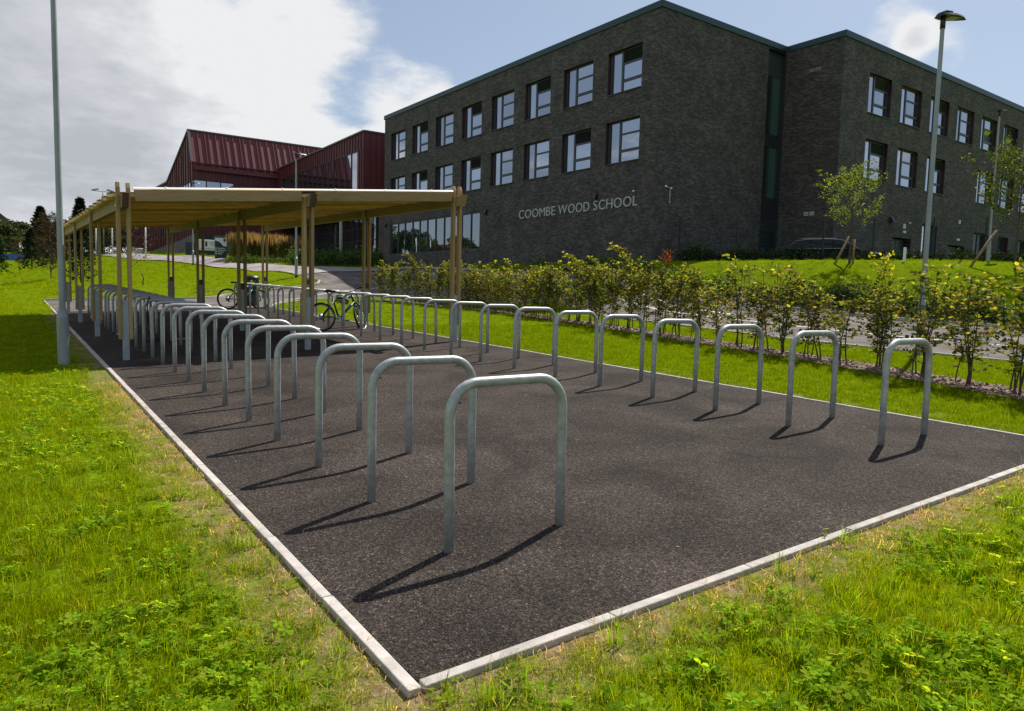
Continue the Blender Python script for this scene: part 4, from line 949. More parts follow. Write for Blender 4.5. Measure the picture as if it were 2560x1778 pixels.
mb = MB(); mb.box((0, 0, .55), (3.2, .08, 1.15)); o = mb.build('dark_fence_panel', louvrem, None, loc=(13.6, 68.6, T(13.6, 68.6))); tag(o, 'low dark fence panel under the white notice board', 'fence')
tt = empty('totem_sign', (13.55, 62.0, T(13.55, 62)), label='dark direction totem with white crest panel and list of white lines beside the reeds', cat='sign')
mb = MB(); mb.box((0, 0, .85), (.95, .12, 1.8)); mb.build('panel', mat('totem_dark', (.02, .045, .05), .4), tt, bevel=.01)
mb = MB(); mb.prism([(-.46, 1.72), (.46, 1.72), (.46, 1.02), (.18, 1.05), (-.1, 1.38), (-.46, 1.5)], -.075, -.062); mb.build('crest_panel', whitem, tt)
mb = MB(); mb.prism([(.2, 1.66), (.4, 1.66), (.4, 1.5), (.3, 1.4), (.2, 1.5)], -.082, -.076); mb.build('crest', darkmetal, tt)
for k, w in enumerate((.62, .7, .5, .36)): mb = MB(); mb.box((-.40, -.068, .86-.16*k), (.09, .012, .09)); mb.box((-.28+w/2, -.068, .86-.16*k), (w, .012, .05)); mb.build('text_line', whitem, tt)

# ------------------------------------------------------------------ weldmesh fence
fpts = [(27.0, 23.2), (28.74, 21.0), (30.1, 19.5), (31.47, 18.0), (32.57, 16.1), (34.1, 14.1), (35.4, 12.4), (36.5, 10.9), (37.9, 9.0), (39.2, 7.1)]
fence = empty('mesh_fence', (31.47, 18, T(31.47, 18)), label='dark green weldmesh fence on slim posts along the top of the lawn', cat='fence')
finv = -fence.location
for i, (x, y) in enumerate(fpts):
    g = T(x, y); mb = MB(); mb.box((x, y, g+1.12), (.07, .07, 2.35)); o = mb.build('post', fenceg, fence); o.location = finv
    if i < len(fpts)-1:
        x2, y2 = fpts[i+1]; g2 = T(x2, y2); a = Vector((x, y, g)); b = Vector((x2, y2, g2)); L_ = (b-a).length; mb = MB(); n = int(L_/.10)
        d = (b-a).normalized()
        for k in range(1, n): p = a+d*(k*L_/n); mb.beam(p+Vector((0, 0, .05)), p+Vector((0, 0, 2.2)), .0045, .0045, up=(1, 0, 0))
        for k in range(12): z = .08+k*.19; mb.beam(a+Vector((0, 0, z)), b+Vector((0, 0, z)), .008, .008)
        o = mb.build('mesh_panel', fenceg, fence); o.location = finv; o['kind'] = 'stuff'

# ------------------------------------------------------------------ parked car
car = empty('parked_car', (34.35, 19.25, T(34.35, 19.25)+.0), math.atan2(-3.85, 2.33), label='black estate car parked behind the mesh fence under the right wing wall', cat='car')
def car_build():
    prof = [(-2.35, .42), (-2.4, .62), (-2.36, .86), (-2.28, .98), (-1.9, 1.02), (-1.0, 1.0), (.2, .98), (1.0, .96), (1.75, .88), (2.2, .74), (2.38, .58), (2.36, .34), (1.9, .27), (-1.9, .27)]
    secs = [(-.90, .86), (-.93, 1.0), (.93, 1.0), (.90, .86)]
    mb = MB()
    ysx = [-.93, -.90, -.75, .75, .90, .93]
    def ring(y):
        k = 1-.10*max(0, (abs(y)-.74)/.2)
        return [(x*(1-.035*(abs(y) > .8)), (z-.25)*k+.25) for x, z in prof]
    rs = [[(x, y, z) for x, z in ring(y)] for y in ysx]; n = len(prof)
    for a, b in zip(rs, rs[1:]):
        for i in range(n): mb.face([a[i-1], a[i], b[i], b[i-1]], sm=True)
    mb.face(rs[0]); mb.face(rs[-1][::-1]); mb.build('body', carp, car)
    cab = [(-2.2, 1.0), (-1.75, 1.40), (-1.2, 1.47), (-.2, 1.49), (.45, 1.43), (.95, 1.18), (1.25, .96)]
    mb = MB(); A = [(x, -.80+.17*max(0, (z-1))/.49, z) for x, z in cab]; B = [(x, -y, z) for x, y, z in A]
    for i in range(1, len(A)): mb.face([A[i-1], A[i], B[i], B[i-1]], mi=1 if i in (1, 5, 6) else 0)
    mb.face(A, mi=1); mb.face(B[::-1], mi=1); mb.build('cabin', [carp, carglass], car)
    for sy in (-1, 1):
        mb = MB(); yy = sy*.80; ch = [(x, z) for x, z in cab]
        pts = [(x, sy*(.81-.17*max(0, (z-1))/.49), z+.012) for x, z in cab]; mb.tube(pts, .014, 6); mb.tube([(-2.1, sy*.86, 1.0), (1.2, sy*.86, .985)], .012, 6); mb.build('window_trim', alloy, car)
        mb = MB()
        for x in (-1.05, .05): mb.box((x, sy*.77, 1.22), (.07, .05, .46), Matrix.Rotation(R(19*sy), 3, 'X'))
        mb.build('door_pillar', carp, car)
        mb = MB(); mb.tube([(-1.7, sy*.62, 1.50), (-1.2, sy*.62, 1.535), (.2, sy*.62, 1.52)], .018, 6); mb.build('roof_rail', alloy, car)
        mb = MB(); mb.box((.78, sy*.98, 1.03), (.12, .2, .13)); mb.build('wing_mirror', carp, car, bevel=.02)
        mb = MB(); mb.box((2.12, sy*.68, .72), (.36, .34, .14), Matrix.Rotation(R(20), 3, 'Y')); mb.build('headlight', alloy, car, bevel=.03)
        for x in (-1.42, 1.42):
            mb = MB(); mb.tube([(.31*math.cos(2*math.pi*k/24), 0, .31*math.sin(2*math.pi*k/24)) for k in range(24)], .05, 8, closed=True); w = mb.build('wheel', rubber, car, loc=(x, sy*.84, .33))
            mb = MB(); mb.lathe([(0, .02), (.06, .03), (.24, 0), (.27, -.02)], n=16, axis=(0, sy, 0))
            for k in range(5): mb.beam((0, sy*.05, 0), (.25*math.cos(k*1.2566), sy*.03, .25*math.sin(k*1.2566)), .03, .05)
            mb.build('rim', alloy, w)
    for k in range(6): pass
    mb = MB(); mb.box((2.36, 0, .55), (.03, .9, .18)); mb.build('grille', black, car)
car_build()
car2 = None

# ------------------------------------------------------------------ litter bin
bn = empty('litter_bin', (6.5, 26.4, T(6.5, 26.4)), label='round black litter bin with hooded lid behind the teal bicycle', cat='litter bin')
mb = MB(); mb.lathe([(.0, 0), (.23, 0), (.25, .04), (.25, .78), (.27, .80), (.27, .84)], n=28); mb.build('body', binm, bn)
mb = MB()
for k in range(4): a = R(45+90*k); mb.box((.23*math.cos(a), .23*math.sin(a), .94), (.05, .16, .22), Matrix.Rotation(a, 3, 'Z'))
mb.build('hood_support', binm, bn)
mb = MB(); mb.lathe([(.26, 1.0), (.29, 1.02), (.29, 1.07), (.24, 1.15), (.1, 1.19), (0, 1.2)], n=28); mb.build('lid', black, bn)

# ------------------------------------------------------------------ bicycles
def bicycle(loc, rz, lean, wb=1.08, Rw=.345, steer=0, col1=black, col2=bluem, label='', mudg=False, seat=.98, step=False, colf=None):
    root = empty('bicycle', (loc[0], loc[1], T(*loc)), 0, label, 'bicycle', 'bicycles leaning on the stands'); root.rotation_euler = (lean, 0, rz)
    fr = MB(); BB = Vector((.44, 0, .30)); RA = Vector((0, 0, Rw)); ST = Vector((.30, 0, .78)); HT = Vector((.80, 0, .88)); HB = Vector((.85, 0, .71)); FA = Vector((wb, 0, Rw))
    fr.tube([ST+(BB-ST).normalized()*-.02, BB], .022, 12); fr.tube([ST+Vector((.01, 0, -.06)), HT+Vector((0, 0, -.02))], .025, 12); fr.tube([BB, HB], .029, 12); fr.tube([HB, HT], .026, 12)
    for s in (-1, 1):
        o_ = Vector((0, s*.06, 0)); fr.tube([BB+o_*.4, RA+Vector((.25, 0, 0))+o_*.6, RA+o_], .014, 8); fr.tube([ST+Vector((.02, 0, -.05))+o_*.3, RA+o_], .014, 8)
    fo = fr.build('frame', col1, root)
    if colf:
        mb = MB(); mb.tube([HB+(BB-HB)*.10, HB+(BB-HB)*.42], .034, 12); mb.tube([HT+(ST-HT)*.06+Vector((0, 0, -.03)), HT+(ST-HT)*.25+Vector((0, 0, -.04))], .030, 12); mb.build('frame_decal', colf, fo)
    def wheel(parent, c, name='wheel'):
        n = 36; mb = MB(); mb.tube([(Rw*.94*math.cos(2*math.pi*k/n), 0, Rw*.94*math.sin(2*math.pi*k/n)) for k in range(n)], .029, 10, closed=True); t = mb.build(name, rubber, parent, loc=c)
        mb = MB(); mb.tube([(Rw*.865*math.cos(2*math.pi*k/n), 0, Rw*.865*math.sin(2*math.pi*k/n)) for k in range(n)], .013, 8, closed=True); mb.build('rim', alloy if colf else black, t)
        mb = MB()
        for k in range(28):
            a = 2*math.pi*k/28; b = a+(.5 if k % 2 else -.5); mb.tube([(.03*math.cos(b), .02*(1 if k % 4 < 2 else -1), .03*math.sin(b)), (Rw*.86*math.cos(a), 0, Rw*.86*math.sin(a))], .0016, 4, caps=False)
        mb.tube([(0, -.05, 0), (0, .05, 0)], .02, 10); mb.lathe([(.0, 0), (.075, 0), (.075, .003), (0, .003)], (0, .045, 0), 16, axis=(0, 1, 0)); mb.build('spokes', alloy, t); return t
    wheel(root, tuple(RA))
    # crank side facing -y
    mb = MB(); mb.lathe([(.085, 0), (.10, 0), (.10, .006), (.085, .006), (.085, 0)], BB+Vector((0, -.055, 0)), 28, axis=(0, -1, 0)); mb.lathe([(0, 0), (.035, 0), (.035, .03), (0, .03)], BB+Vector((0, -.03, 0)), 14, axis=(0, -1, 0))
    for k in range(5): a = k*1.2566; mb.beam(BB+Vector((0, -.058, 0)), BB+Vector((.09*math.cos(a), -.058, .09*math.sin(a))), .014, .006, up=(0, 1, 0))
    mb.tube([BB+Vector((0, -.065, 0)), BB+Vector((.155, -.075, -.05))], .011, 8); mb.tube([BB+Vector((0, .055, 0)), BB+Vector((-.155, .075, .05))], .011, 8); ck = mb.build('crank', alloy, root)
    mb = MB(); mb.box(BB+Vector((.16, -.125, -.05)), (.09, .09, .022)); mb.box(BB+Vector((-.16, .125, .05)), (.09, .09, .022)); mb.build('pedal', black, root)
    mb = MB(); mb.tube([BB+Vector((0, -.058, .098)), RA+Vector((0, -.05, .045))], .004, 4); mb.tube([BB+Vector((0, -.058, -.098)), RA+Vector((.02, -.05, -.09))], .004, 4)
    for r_c in (.05, .042, .034): mb.lathe([(r_c, 0), (r_c, .006)], RA+Vector((0, -.05+.008*(.05-r_c)*100, 0)), 16, axis=(0, 1, 0))
    mb.box(RA+Vector((.02, -.055, -.08)), (.03, .03, .10)); mb.build('chain', darkmetal, root)
    mb = MB(); mb.tube([ST, Vector((.265, 0, seat-.04))], .014, 10); mb.build('seat_post', alloy if colf else black, root)
    mb = MB(); sp = [(-.14, .07, .0), (-.10, .075, .01), (-.02, .05, .005), (.06, .022, 0), (.13, .014, -.005)]
    for (a, b) in zip(sp, sp[1:]):
        for s in (-1, 1): pass
        mb.face([(.25+a[0], -a[1], seat+a[2]), (.25+b[0], -b[1], seat+b[2]), (.25+b[0], b[1], seat+b[2]), (.25+a[0], a[1], seat+a[2])], sm=True)
        mb.face([(.25+a[0], -a[1], seat+a[2]), (.25+a[0], -a[1]*.6, seat-.05), (.25+b[0], -b[1]*.6, seat-.045), (.25+b[0], -b[1], seat+b[2])], sm=True)
        mb.face([(.25+a[0], a[1], seat+a[2]), (.25+b[0], b[1], seat+b[2]), (.25+b[0], b[1]*.6, seat-.045), (.25+a[0], a[1]*.6, seat-.05)], sm=True)
        mb.face([(.25+a[0], -a[1]*.6, seat-.05), (.25+a[0], a[1]*.6, seat-.05), (.25+b[0], b[1]*.6, seat-.045), (.25+b[0], -b[1]*.6, seat-.045)], sm=True)
    a = sp[0]; mb.face([(.25+a[0], -a[1], seat), (.25+a[0], a[1], seat), (.25+a[0], a[1]*.6, seat-.05), (.25+a[0], -a[1]*.6, seat-.05)]); mb.build('saddle', black, root)
    # steering assembly
    axis = (HT-HB).normalized(); q = Matrix.Rotation(steer, 4, axis); S = lambda p: tuple(HB+q.to_3x3()@(Vector(p)-HB))
    mb = MB(); cr_ = HB+(HB-HT).normalized()*.03
    mb.box(S(cr_+Vector((.01, 0, -.005))), (.05, .13, .04), q.to_3x3())
    for s in (-1, 1): mb.tube([S(cr_+Vector((.02, s*.055, 0))), S(FA+Vector((-.06, s*.055, .27)))], .018, 10); mb.tube([S(FA+Vector((-.06, s*.055, .27))), S(FA+Vector((-.01, s*.055, 0)))], .021, 10)
    mb.tube([S(HT), S(HT+axis*.06)], .016, 8); mb.tube([S(HT+axis*.05), S(HT+axis*.08+Vector((.07, 0, .04)))], .018, 10); fk = mb.build('fork', darkmetal if colf else black, root)
    hc = HT+axis*.08+Vector((.07, 0, .04)); hp = [(-.05, -.33, .02), (-.03, -.2, .02), (0, -.07, 0), (0, .07, 0), (-.03, .2, .02), (-.05, .33, .02)]
    mb = MB(); mb.tube([S(hc+Vector(p)) for p in hp], .013, 10); hbar = mb.build('handlebar', black, root)
    for s in (-1, 1):
        mb = MB(); mb.tube([S(hc+Vector((-.035, s*.22, .02))), S(hc+Vector((-.05, s*.335, .02)))], .018, 10); mb.build('grip', rubber, hbar)
        mb = MB(); mb.tube([S(hc+Vector((-.01, s*.19, .01))), S(hc+Vector((.03, s*.25, -.01))), S(hc+Vector((.02, s*.31, -.015)))], .006, 6); mb.build('brake_lever', alloy, hbar)
    mb = MB()
    for s in (-1, 1): mb.tube([S(hc+Vector((0, s*.18, .02))), S(hc+Vector((.12, s*.10, .03))), S(hc+Vector((.10, s*.03, -.15))), S(HB+Vector((.05, s*.02, -.02)))], .0035, 5)
    mb.build('cable', black, hbar)
    w = wheel(root, S(FA)); w.rotation_euler = q.to_euler()
    return root
bA = bicycle((4.98, 14.55), R(2), R(-7), steer=R(42), label='black bicycle with blue frame patch leaning on a right row stand, front wheel turned', colf=mat('blue_frame', (.02, .16, .62), .3), seat=1.0)
bB = bicycle((5.12, 24.3), R(-1), R(-5), wb=1.12, Rw=.37, steer=R(10), col1=mat('teal_frame', (.03, .20, .19), .35), label='teal bicycle with black wheels beside the litter bin at the far end')
# helmet hanging on the black and blue bicycle
hl = empty('cycle_helmet', (5.42, 14.42, T(5.42, 14.34)+.76), label='lime, white and black vented cycle helmet hanging from the black and blue bicycle', cat='helmet'); hl.rotation_euler = (R(62), R(18), R(8)); hl.scale = (1.12,)*3
lime = mat('lime_shell', (.34, .42, .05), .35); hblk = mat('helmet_white', (.7, .72, .7), .35)
mb = MB(); nseg, nr = 22, 8
for i in range(nseg):
    for j in range(nr):
        def hp_(i, j):
            a = 2*math.pi*i/nseg; b = math.pi/2*j/nr; r0 = math.cos(b); return (.155*r0*math.cos(a)*(1+.1*math.cos(a)), .105*r0*math.sin(a), .11*math.sin(b))
        mb.face([hp_(i, j), hp_(i+1, j), hp_(i+1, j+1), hp_(i, j+1)], mi=0, sm=True)
mb.build('shell', black, hl)
for k in range(9):
    y = -.088+.022*k; m_k = [lime, hblk, black][k % 3]; mb = MB(); pts = []
    for j in range(13):
        t = math.pi*(j/12); rr = math.sqrt(max(.02, 1-(y/.105)**2)); pts.append((.162*rr*math.cos(t), y*1.03, .118*rr*math.sin(t)+.002))
    mb.tube(pts, .0085, 6); mb.build('rib', m_k, hl)
mb = MB(); mb.tube([(.09, .07, 0), (.05, .05, -.10), (0, 0, -.17), (.05, -.05, -.10), (.09, -.07, 0)], .006, 5); mb.tube([(-.08, .07, 0), (0, 0, -.17), (-.08, -.07, 0)], .005, 5); mb.build('strap', black, hl)
# cable locks
def ring_pts(c, a, b, ax1, ax2, n=26, wob=.0): return [Vector(c)+Vector(ax1)*a*math.cos(2*math.pi*k/n)*(1+wob*math.sin(3*k))+Vector(ax2)*b*math.sin(2*math.pi*k/n) for k in range(n)]
x, y = .721+.1, YA[11]; g = T(x, y)
lk = empty('cable_lock', (x, y, g), label='black cable lock with red end looped over a left row stand near the front post', cat='bicycle lock')
mb = MB(); mb.tube([(-.02, -.045, .50), (-.045, -.05, .75), (-.03, -.05, .93), (0, 0, .985), (.03, .05, .93), (.045, .05, .7), (.06, .04, .52)], .012, 8); mb.build('cable', black, lk)
mb = MB(); mb.tube([(.06, .04, .52), (.075, .03, .43)], .018, 8); mb.build('lock_head', mat('orange_red', (.55, .06, .02), .4), lk)
mb = MB(); x, y = 1.25, 14.05
pts = ring_pts((0, 0, .015), .22, .10, (1, .15, 0), (-.1, 1, 0), wob=.08); mb.tube(pts, .011, 8, closed=True); o = mb.build('cable_lock', black, None, loc=(x, y, T(x, y))); tag(o, 'black cable lock lying on the dark asphalt between left row stands', 'bicycle lock')
mb = MB(); x, y = 1.62, 14.0; mb.tube([(0, 0, .015), (.12, .03, .015), (.2, -.02, .02), (.3, .0, .015)], .011, 8); o = mb.build('cable_lock', mat('pink_cable', (.55, .33, .30), .5), None, loc=(x, y, T(x, y))); tag(o, 'short pale pink cable lying on the asphalt beside the black one', 'bicycle lock')

# ------------------------------------------------------------------ foliage helpers
rng = np.random.default_rng(11)
def unit(v): return v/np.maximum(1e-9, np.linalg.norm(v, axis=-1, keepdims=True))
def leaf_mesh(name, pos, size, tint, m, updir=.2, wide=.32, dirs=None, six=False):
    n = len(pos); d = rng.normal(size=(n, 3)); d[:, 2] = d[:, 2]*.7+updir
    if dirs is not None: d = d*.6+dirs
    d = unit(d); w = unit(np.cross(d, rng.normal(size=(n, 3)))); nn = np.cross(d, w); L = size[:, None]
    if six:
        V = np.stack([pos, pos+d*L*.25+w*L*wide*.8-nn*L*.03, pos+d*L*.65+w*L*wide*.85-nn*L*.06, pos+d*L-nn*L*.12, pos+d*L*.65-w*L*wide*.85-nn*L*.06, pos+d*L*.25-w*L*wide*.8-nn*L*.03], 1); k = 6
    else:
        V = np.stack([pos, pos+d*L*.45+w*L*wide, pos+d*L-nn*L*.12, pos+d*L*.45-w*L*wide], 1); k = 4
    me = bpy.data.meshes.new(name); me.vertices.add(n*k); me.vertices.foreach_set('co', V.reshape(-1).astype('f'))
    me.loops.add(n*k); me.loops.foreach_set('vertex_index', np.arange(n*k, dtype='i'))
    me.polygons.add(n); me.polygons.foreach_set('loop_start', np.arange(0, n*k, k, dtype='i'))
    ca = me.color_attributes.new('tint', 'FLOAT_COLOR', 'POINT')
    c = np.repeat(np.concatenate([tint, np.ones((n, 1))], 1), k, 0); ca.data.foreach_set('color', c.astype('f').ravel())
    me.materials.append(m); me.update(calc_edges=True); me.validate(); return me
def tints(n, cols, wts, jit=.18):
    cols = np.array(cols); i = rng.choice(len(cols), n, p=np.array(wts)/sum(wts)); return np.clip(cols[i]*(1+rng.normal(0, jit, (n, 1))), .002, 1)
def mesh_obj(name, me, parent=None, loc=(0, 0, 0)):
    o = bpy.data.objects.new(name, me); COL.objects.link(o); o.parent = parent; o.location = loc; return o

def _az(x, y): return math.atan2(x-CAM[0], y-CAM[1])
_baz = [_az(5.633, yb) for yb in YB]
def hoop_near(x, y):
    a = _az(x, y); return ordn[min(range(24), key=lambda i: abs(_baz[i]-a))]
def hoop_pos(x, y):
    a = _az(x, y); i = min(range(24), key=lambda i: abs(_baz[i]-a)); d = a-_baz[i]; return 'seen just right of' if d > .008 else ('seen just left of' if d < -.008 else 'seen straight behind')
# ---- beech hedge plants
def hedge_meshes(seed, h, red=False, yellow=False, dense=1.0):
    r = random.Random(seed); mb = MB(); P = []; D = []
    ns = r.randint(2, 4)
    for s in range(ns):
        a = r.uniform(0, 6.28); x, y = r.uniform(-.06, .06), r.uniform(-.06, .06); hh = h*r.uniform(.72, 1.0); pts = []; n = 9; lx, ly = r.uniform(-.16, .16), r.uniform(-.12, .12)
        for k in range(n):
            t = k/(n-1); pts.append((x+lx*t*t+.05*math.sin(3*t+a), y+ly*t*t+.04*math.cos(4*t+a), hh*t))
        mb.tube(pts, [.0095*(1-.75*k/(n-1)) for k in range(n)], 5, caps=False)
        nb = r.randint(11, 16)
        for b in range(nb):
            t = .17+.83*(b+r.random())/nb; i = min(n-2, int(t*(n-1))); f = t*(n-1)-i; p0 = Vector(pts[i]).lerp(Vector(pts[i+1]), f)
            if t < .36 and r.random() < .55: continue
            az = r.uniform(0, 6.28); ln = r.uniform(.16, .46)*(1.2-.55*t)*(.5 if t < .32 else 1); up = r.uniform(.15, .9); q = [p0]
            for k in range(1, 4): q.append(p0+Vector((math.cos(az+.25*k), math.sin(az+.25*k), up*k/3))*ln*k/3)
            mb.tube(q, [.0045, .0035, .0025, .0015], 4, caps=False)
            nl = int((4+ln*42*(.5+.6*t))*dense)
            for k in range(nl):
                tt = r.random()**.7; j = min(2, int(tt*3)); pp = q[j].lerp(q[j+1], tt*3-j)
                P.append((pp.x+r.uniform(-.03, .03), pp.y+r.uniform(-.03, .03), pp.z+r.uniform(-.025, .03)))
        for k in range(10): t = .86+.14*k/9; P.append((pts[-1][0]+r.uniform(-.02, .02), pts[-1][1]+r.uniform(-.02, .02), hh*t))
    P = np.array(P); n = len(P); hz_ = P[:, 2]/h
    if red: tn = tints(n, [(.30, .06, .02), (.12, .10, .02)], [.75, .25])
    else:
        tn = tints(n, [(.05, .072, .012), (.095, .112, .018), (.17, .165, .028), (.15, .09, .035), (.03, .04, .012)], [.30, .28, .18, .09, .15])
        top = (hz_ > .75) & (rng.random(n) < (.8 if yellow else .22)); tn[top] = tints(top.sum(), [(.27, .25, .02) if yellow else (.20, .21, .03), (.17, .19, .03)], [.5, .5])
    return mb.mesh('stem', twig), leaf_mesh('foliage', P, rng.uniform(.042, .070, n), tn, leaf_hedge, .25, .33, six=True)
hp = [hedge_meshes(i, h) for i, h in enumerate((1.75, 1.55, 1.9, 1.65, 1.45, 1.8, 1.6))]+[hedge_meshes(50, 2.0, yellow=True)]
hd = [hedge_meshes(60+i, h, dense=1.3) for i, h in enumerate((1.7, 1.55, 1.85, 1.6))]
HG = 'beech hedge plants in the mulch strip'
pl = []
for i in range(len(mulch_c)-1):
    a, b = Vector(mulch_c[i]), Vector(mulch_c[i+1]); pl.append((a, b, (b-a).length))
tot = sum(p[2] for p in pl); s = .1; k = 0
while s < tot-.1:
    acc = 0
    for a, b, l in pl:
        if s <= acc+l: p = a.lerp(b, (s-acc)/l); break
        acc += l
    side = (-1)**k*.13; d = (b-a).normalized(); x, y = p.x-d.y*side+random.uniform(-.06, .06), p.y+d.x*side+random.uniform(-.06, .06)
    v = random.randrange(7); near = math.hypot(x-12.1, y-4.15) < .0
    root = empty('hedge_plant', (x, y, T(x, y)), random.uniform(0, 6.28), 'beech hedge plant with bare stems, %s the %s right row hoop' % (hoop_pos(x, y), hoop_near(x, y)), 'hedge plant', HG)
    sc = random.uniform(.80, 1.25)*(.95 if y < 3 else 1.02); root.scale = (sc*1.25, sc*1.25, sc*(.86 if y < 7 else .93))
    hm = hd[v % 4] if y > 8.5 else hp[v]; mesh_obj('stem', hm[0], root); mesh_obj('foliage', hm[1], root); s += random.uniform(.28, .46); k += 1
root = empty('hedge_plant', (10.75, 3.95, T(10.75, 3.95)), 1.0, 'tallest bright yellow tipped hedge plant standing in front of the right lamp post', 'hedge plant')
mesh_obj('stem', hp[7][0], root); mesh_obj('foliage', hp[7][1], root)
rs_, rf_ = hedge_meshes(77, 1.2, red=True)
root = empty('hedge_plant', (12.1, 10.1, T(12.1, 10.1)), 0, 'hedge plant with a tuft of rusty red leaves near the middle of the hedge', 'hedge plant'); root.scale = (.7, .7, 1.75)
mesh_obj('stem', rs_, root)
mesh_obj('foliage', leaf_mesh('foliage', np.column_stack([rng.normal(0, .12, 70), rng.normal(0, .1, 70), rng.uniform(.98, 1.16, 70)]), rng.uniform(.05, .09, 70), tints(70, [(.11, .028, .012), (.07, .02, .01)], [.6, .4]), leaf_hedge, .3), root)

# ---- low bushes
def bush_mesh(seed, r, h, cols, wts, m, n=900, size=(.07, .13), flat=1.0):
    g = rng.normal(size=(n, 3)); g = unit(g)*rng.uniform(.45, 1.05, (n, 1))**.6; g[:, 2] = np.abs(g[:, 2])
    lob = 1+.22*np.sin(3*np.arctan2(g[:, 1], g[:, 0])+seed)+.15*np.sin(7*np.arctan2(g[:, 1], g[:, 0])+g[:, 2]*6+seed*2)
    P = g*np.array([r, r*flat, h])*lob[:, None]
    return leaf_mesh('foliage', P, rng.uniform(*size, n), tints(n, cols, wts, .25), m, .5, .26)
bmesh_ = [bush_mesh(i, .62, .62, [(.035, .075, .012), (.07, .12, .015), (.12, .17, .02)], [.5, .35, .15], leaf_tree) for i in range(4)]
bdark = [bush_mesh(10+i, .55, .55, [(.018, .035, .010), (.035, .06, .014), (.07, .11, .02)], [.5, .35, .15], leaf_dark, size=(.07, .12)) for i in range(3)]
def bush(x, y, me, sc, label, group, rz=None):
    o = bpy.data.objects.new('shrub', me); COL.objects.link(o); o.location = (x, y, T(x, y)); o.rotation_euler = (0, 0, random.uniform(0, 6.28)); o.scale = (sc, sc, sc*random.uniform(.85, 1.2)); tag(o, label, 'shrub', group); return o
for i, p in enumerate(shrub_c):
    if -4 < p[1] < 30:
        for q in range(2 if p[1] < 20 else 1):
            bush(p[0]+random.uniform(-.3, .35), p[1]+random.uniform(-.6, .6)+q*.8, random.choice(bmesh_+bdark), random.uniform(.7, 1.15), 'low dark green shrub across the road, beyond the %s hoop of the right row' % hoop_near(p[0], p[1]+q*.8), 'shrubs along the far side of the road')
for a, b in zip(fpts[:-1], fpts[1:]):
    n = 4
    for k in range(n):
        t = (k+random.random())/n; x = a[0]+(b[0]-a[0])*t-.35; y = a[1]+(b[1]-a[1])*t-.35
        bush(x, y, random.choice(bdark), random.uniform(.8, 1.35), 'small dark laurel at the foot of the %s mesh fence panel from the left' % ordn[fpts.index(a)], 'laurels along the mesh fence')
for x, y in ((17.5, 49.5), (18.6, 50.2), (19.6, 51), (20.6, 51.3), (21.5, 52.2), (22.4, 51.6), (23.2, 52.6), (16.6, 50.4)):
    bush(x, y, random.choice(bmesh_), random.uniform(1.3, 1.9), 'leafy green shrub in the bed in front of the glazed entrance', 'shrubs before the entrance glazing')

# ---- feather grass clumps by the totem
def reeds(seed):
    n = 240; b = rng.normal(0, .22, (n, 2)); lean = rng.normal(0, .16, (n, 2)); hgt = rng.uniform(.7, 1.25, n)
    P = []; F = []; C = []
    for i in range(n):
        x, y = b[i]; h = hgt[i]; w = .02; a = rng.uniform(0, 3.14); cx, cy = math.cos(a)*w, math.sin(a)*w; lx, ly = lean[i]
        k = len(P); P += [(x-cx, y-cy, 0), (x+cx, y+cy, 0), (x+lx*.4+cx*.7, y+ly*.4+cy*.7, h*.6), (x+lx*.4-cx*.7, y+ly*.4-cy*.7, h*.6), (x+lx, y+ly, h)]
        F += [(k, k+1, k+2, k+3), (k+3, k+2, k+4)]; c = (.10, .13, .03) if rng.random() < .7 else (.22, .2, .06); C += [c]*5
    me = bpy.data.meshes.new('foliage'); me.from_pydata(P, [], F); ca = me.color_attributes.new('tint', 'FLOAT_COLOR', 'POINT'); ca.data.foreach_set('color', np.concatenate([np.array(C), np.ones((len(C), 1))], 1).astype('f').ravel()); me.materials.append(blade)
    m = 110; bb = rng.normal(0, .26, (m, 2)); P = []; F = []; C = []
    for i in range(m):
        x, y = bb[i]*1.1; h0 = rng.uniform(1.15, 1.4); h1 = h0+rng.uniform(.25, .4)
        for a in (0, 1.57):
            cx, cy = math.cos(a)*.028, math.sin(a)*.028; k = len(P)
            P += [(x, y, h0-.35), (x+cx, y+cy, h0+.1), (x, y, h1), (x-cx, y-cy, h0+.1)]; F.append((k, k+1, k+2, k+3)); C += [(.20, .14, .095)]*4
    me2 = bpy.data.meshes.new('plume'); me2.from_pydata(P, [], F); ca = me2.color_attributes.new('tint', 'FLOAT_COLOR', 'POINT'); ca.data.foreach_set('color', np.concatenate([np.array(C), np.ones((len(C), 1))], 1).astype('f').ravel()); me2.materials.append(blade)
    return me, me2
rd = [reeds(i) for i in range(3)]
for k in range(26):
    t = k/25; x = 14.3+4.6*t+random.uniform(-.15, .15); y = 60.2-2.2*t+random.uniform(-.9, .9)
    root = empty('feather_grass', (x, y, T(x, y)), random.uniform(0, 6), 'tall feather grass clump with orange plumes in the bed before the red hall', 'ornamental grass', 'orange plumed grasses by the hall'); root.scale = (1.3, 1.3, random.uniform(1.15, 1.45))
    r0 = random.choice(rd); mesh_obj('blades', r0[0], root); mesh_obj('plume', r0[1], root)
for k in range(12):
    t = k/11; bush(13.4+6.5*t, 58.0-4.8*t+random.uniform(-.3, .3), random.choice(bmesh_), random.uniform(.7, 1.1), 'low bushy plant at the front edge of the feather grass bed', 'low plants before the feather grass')

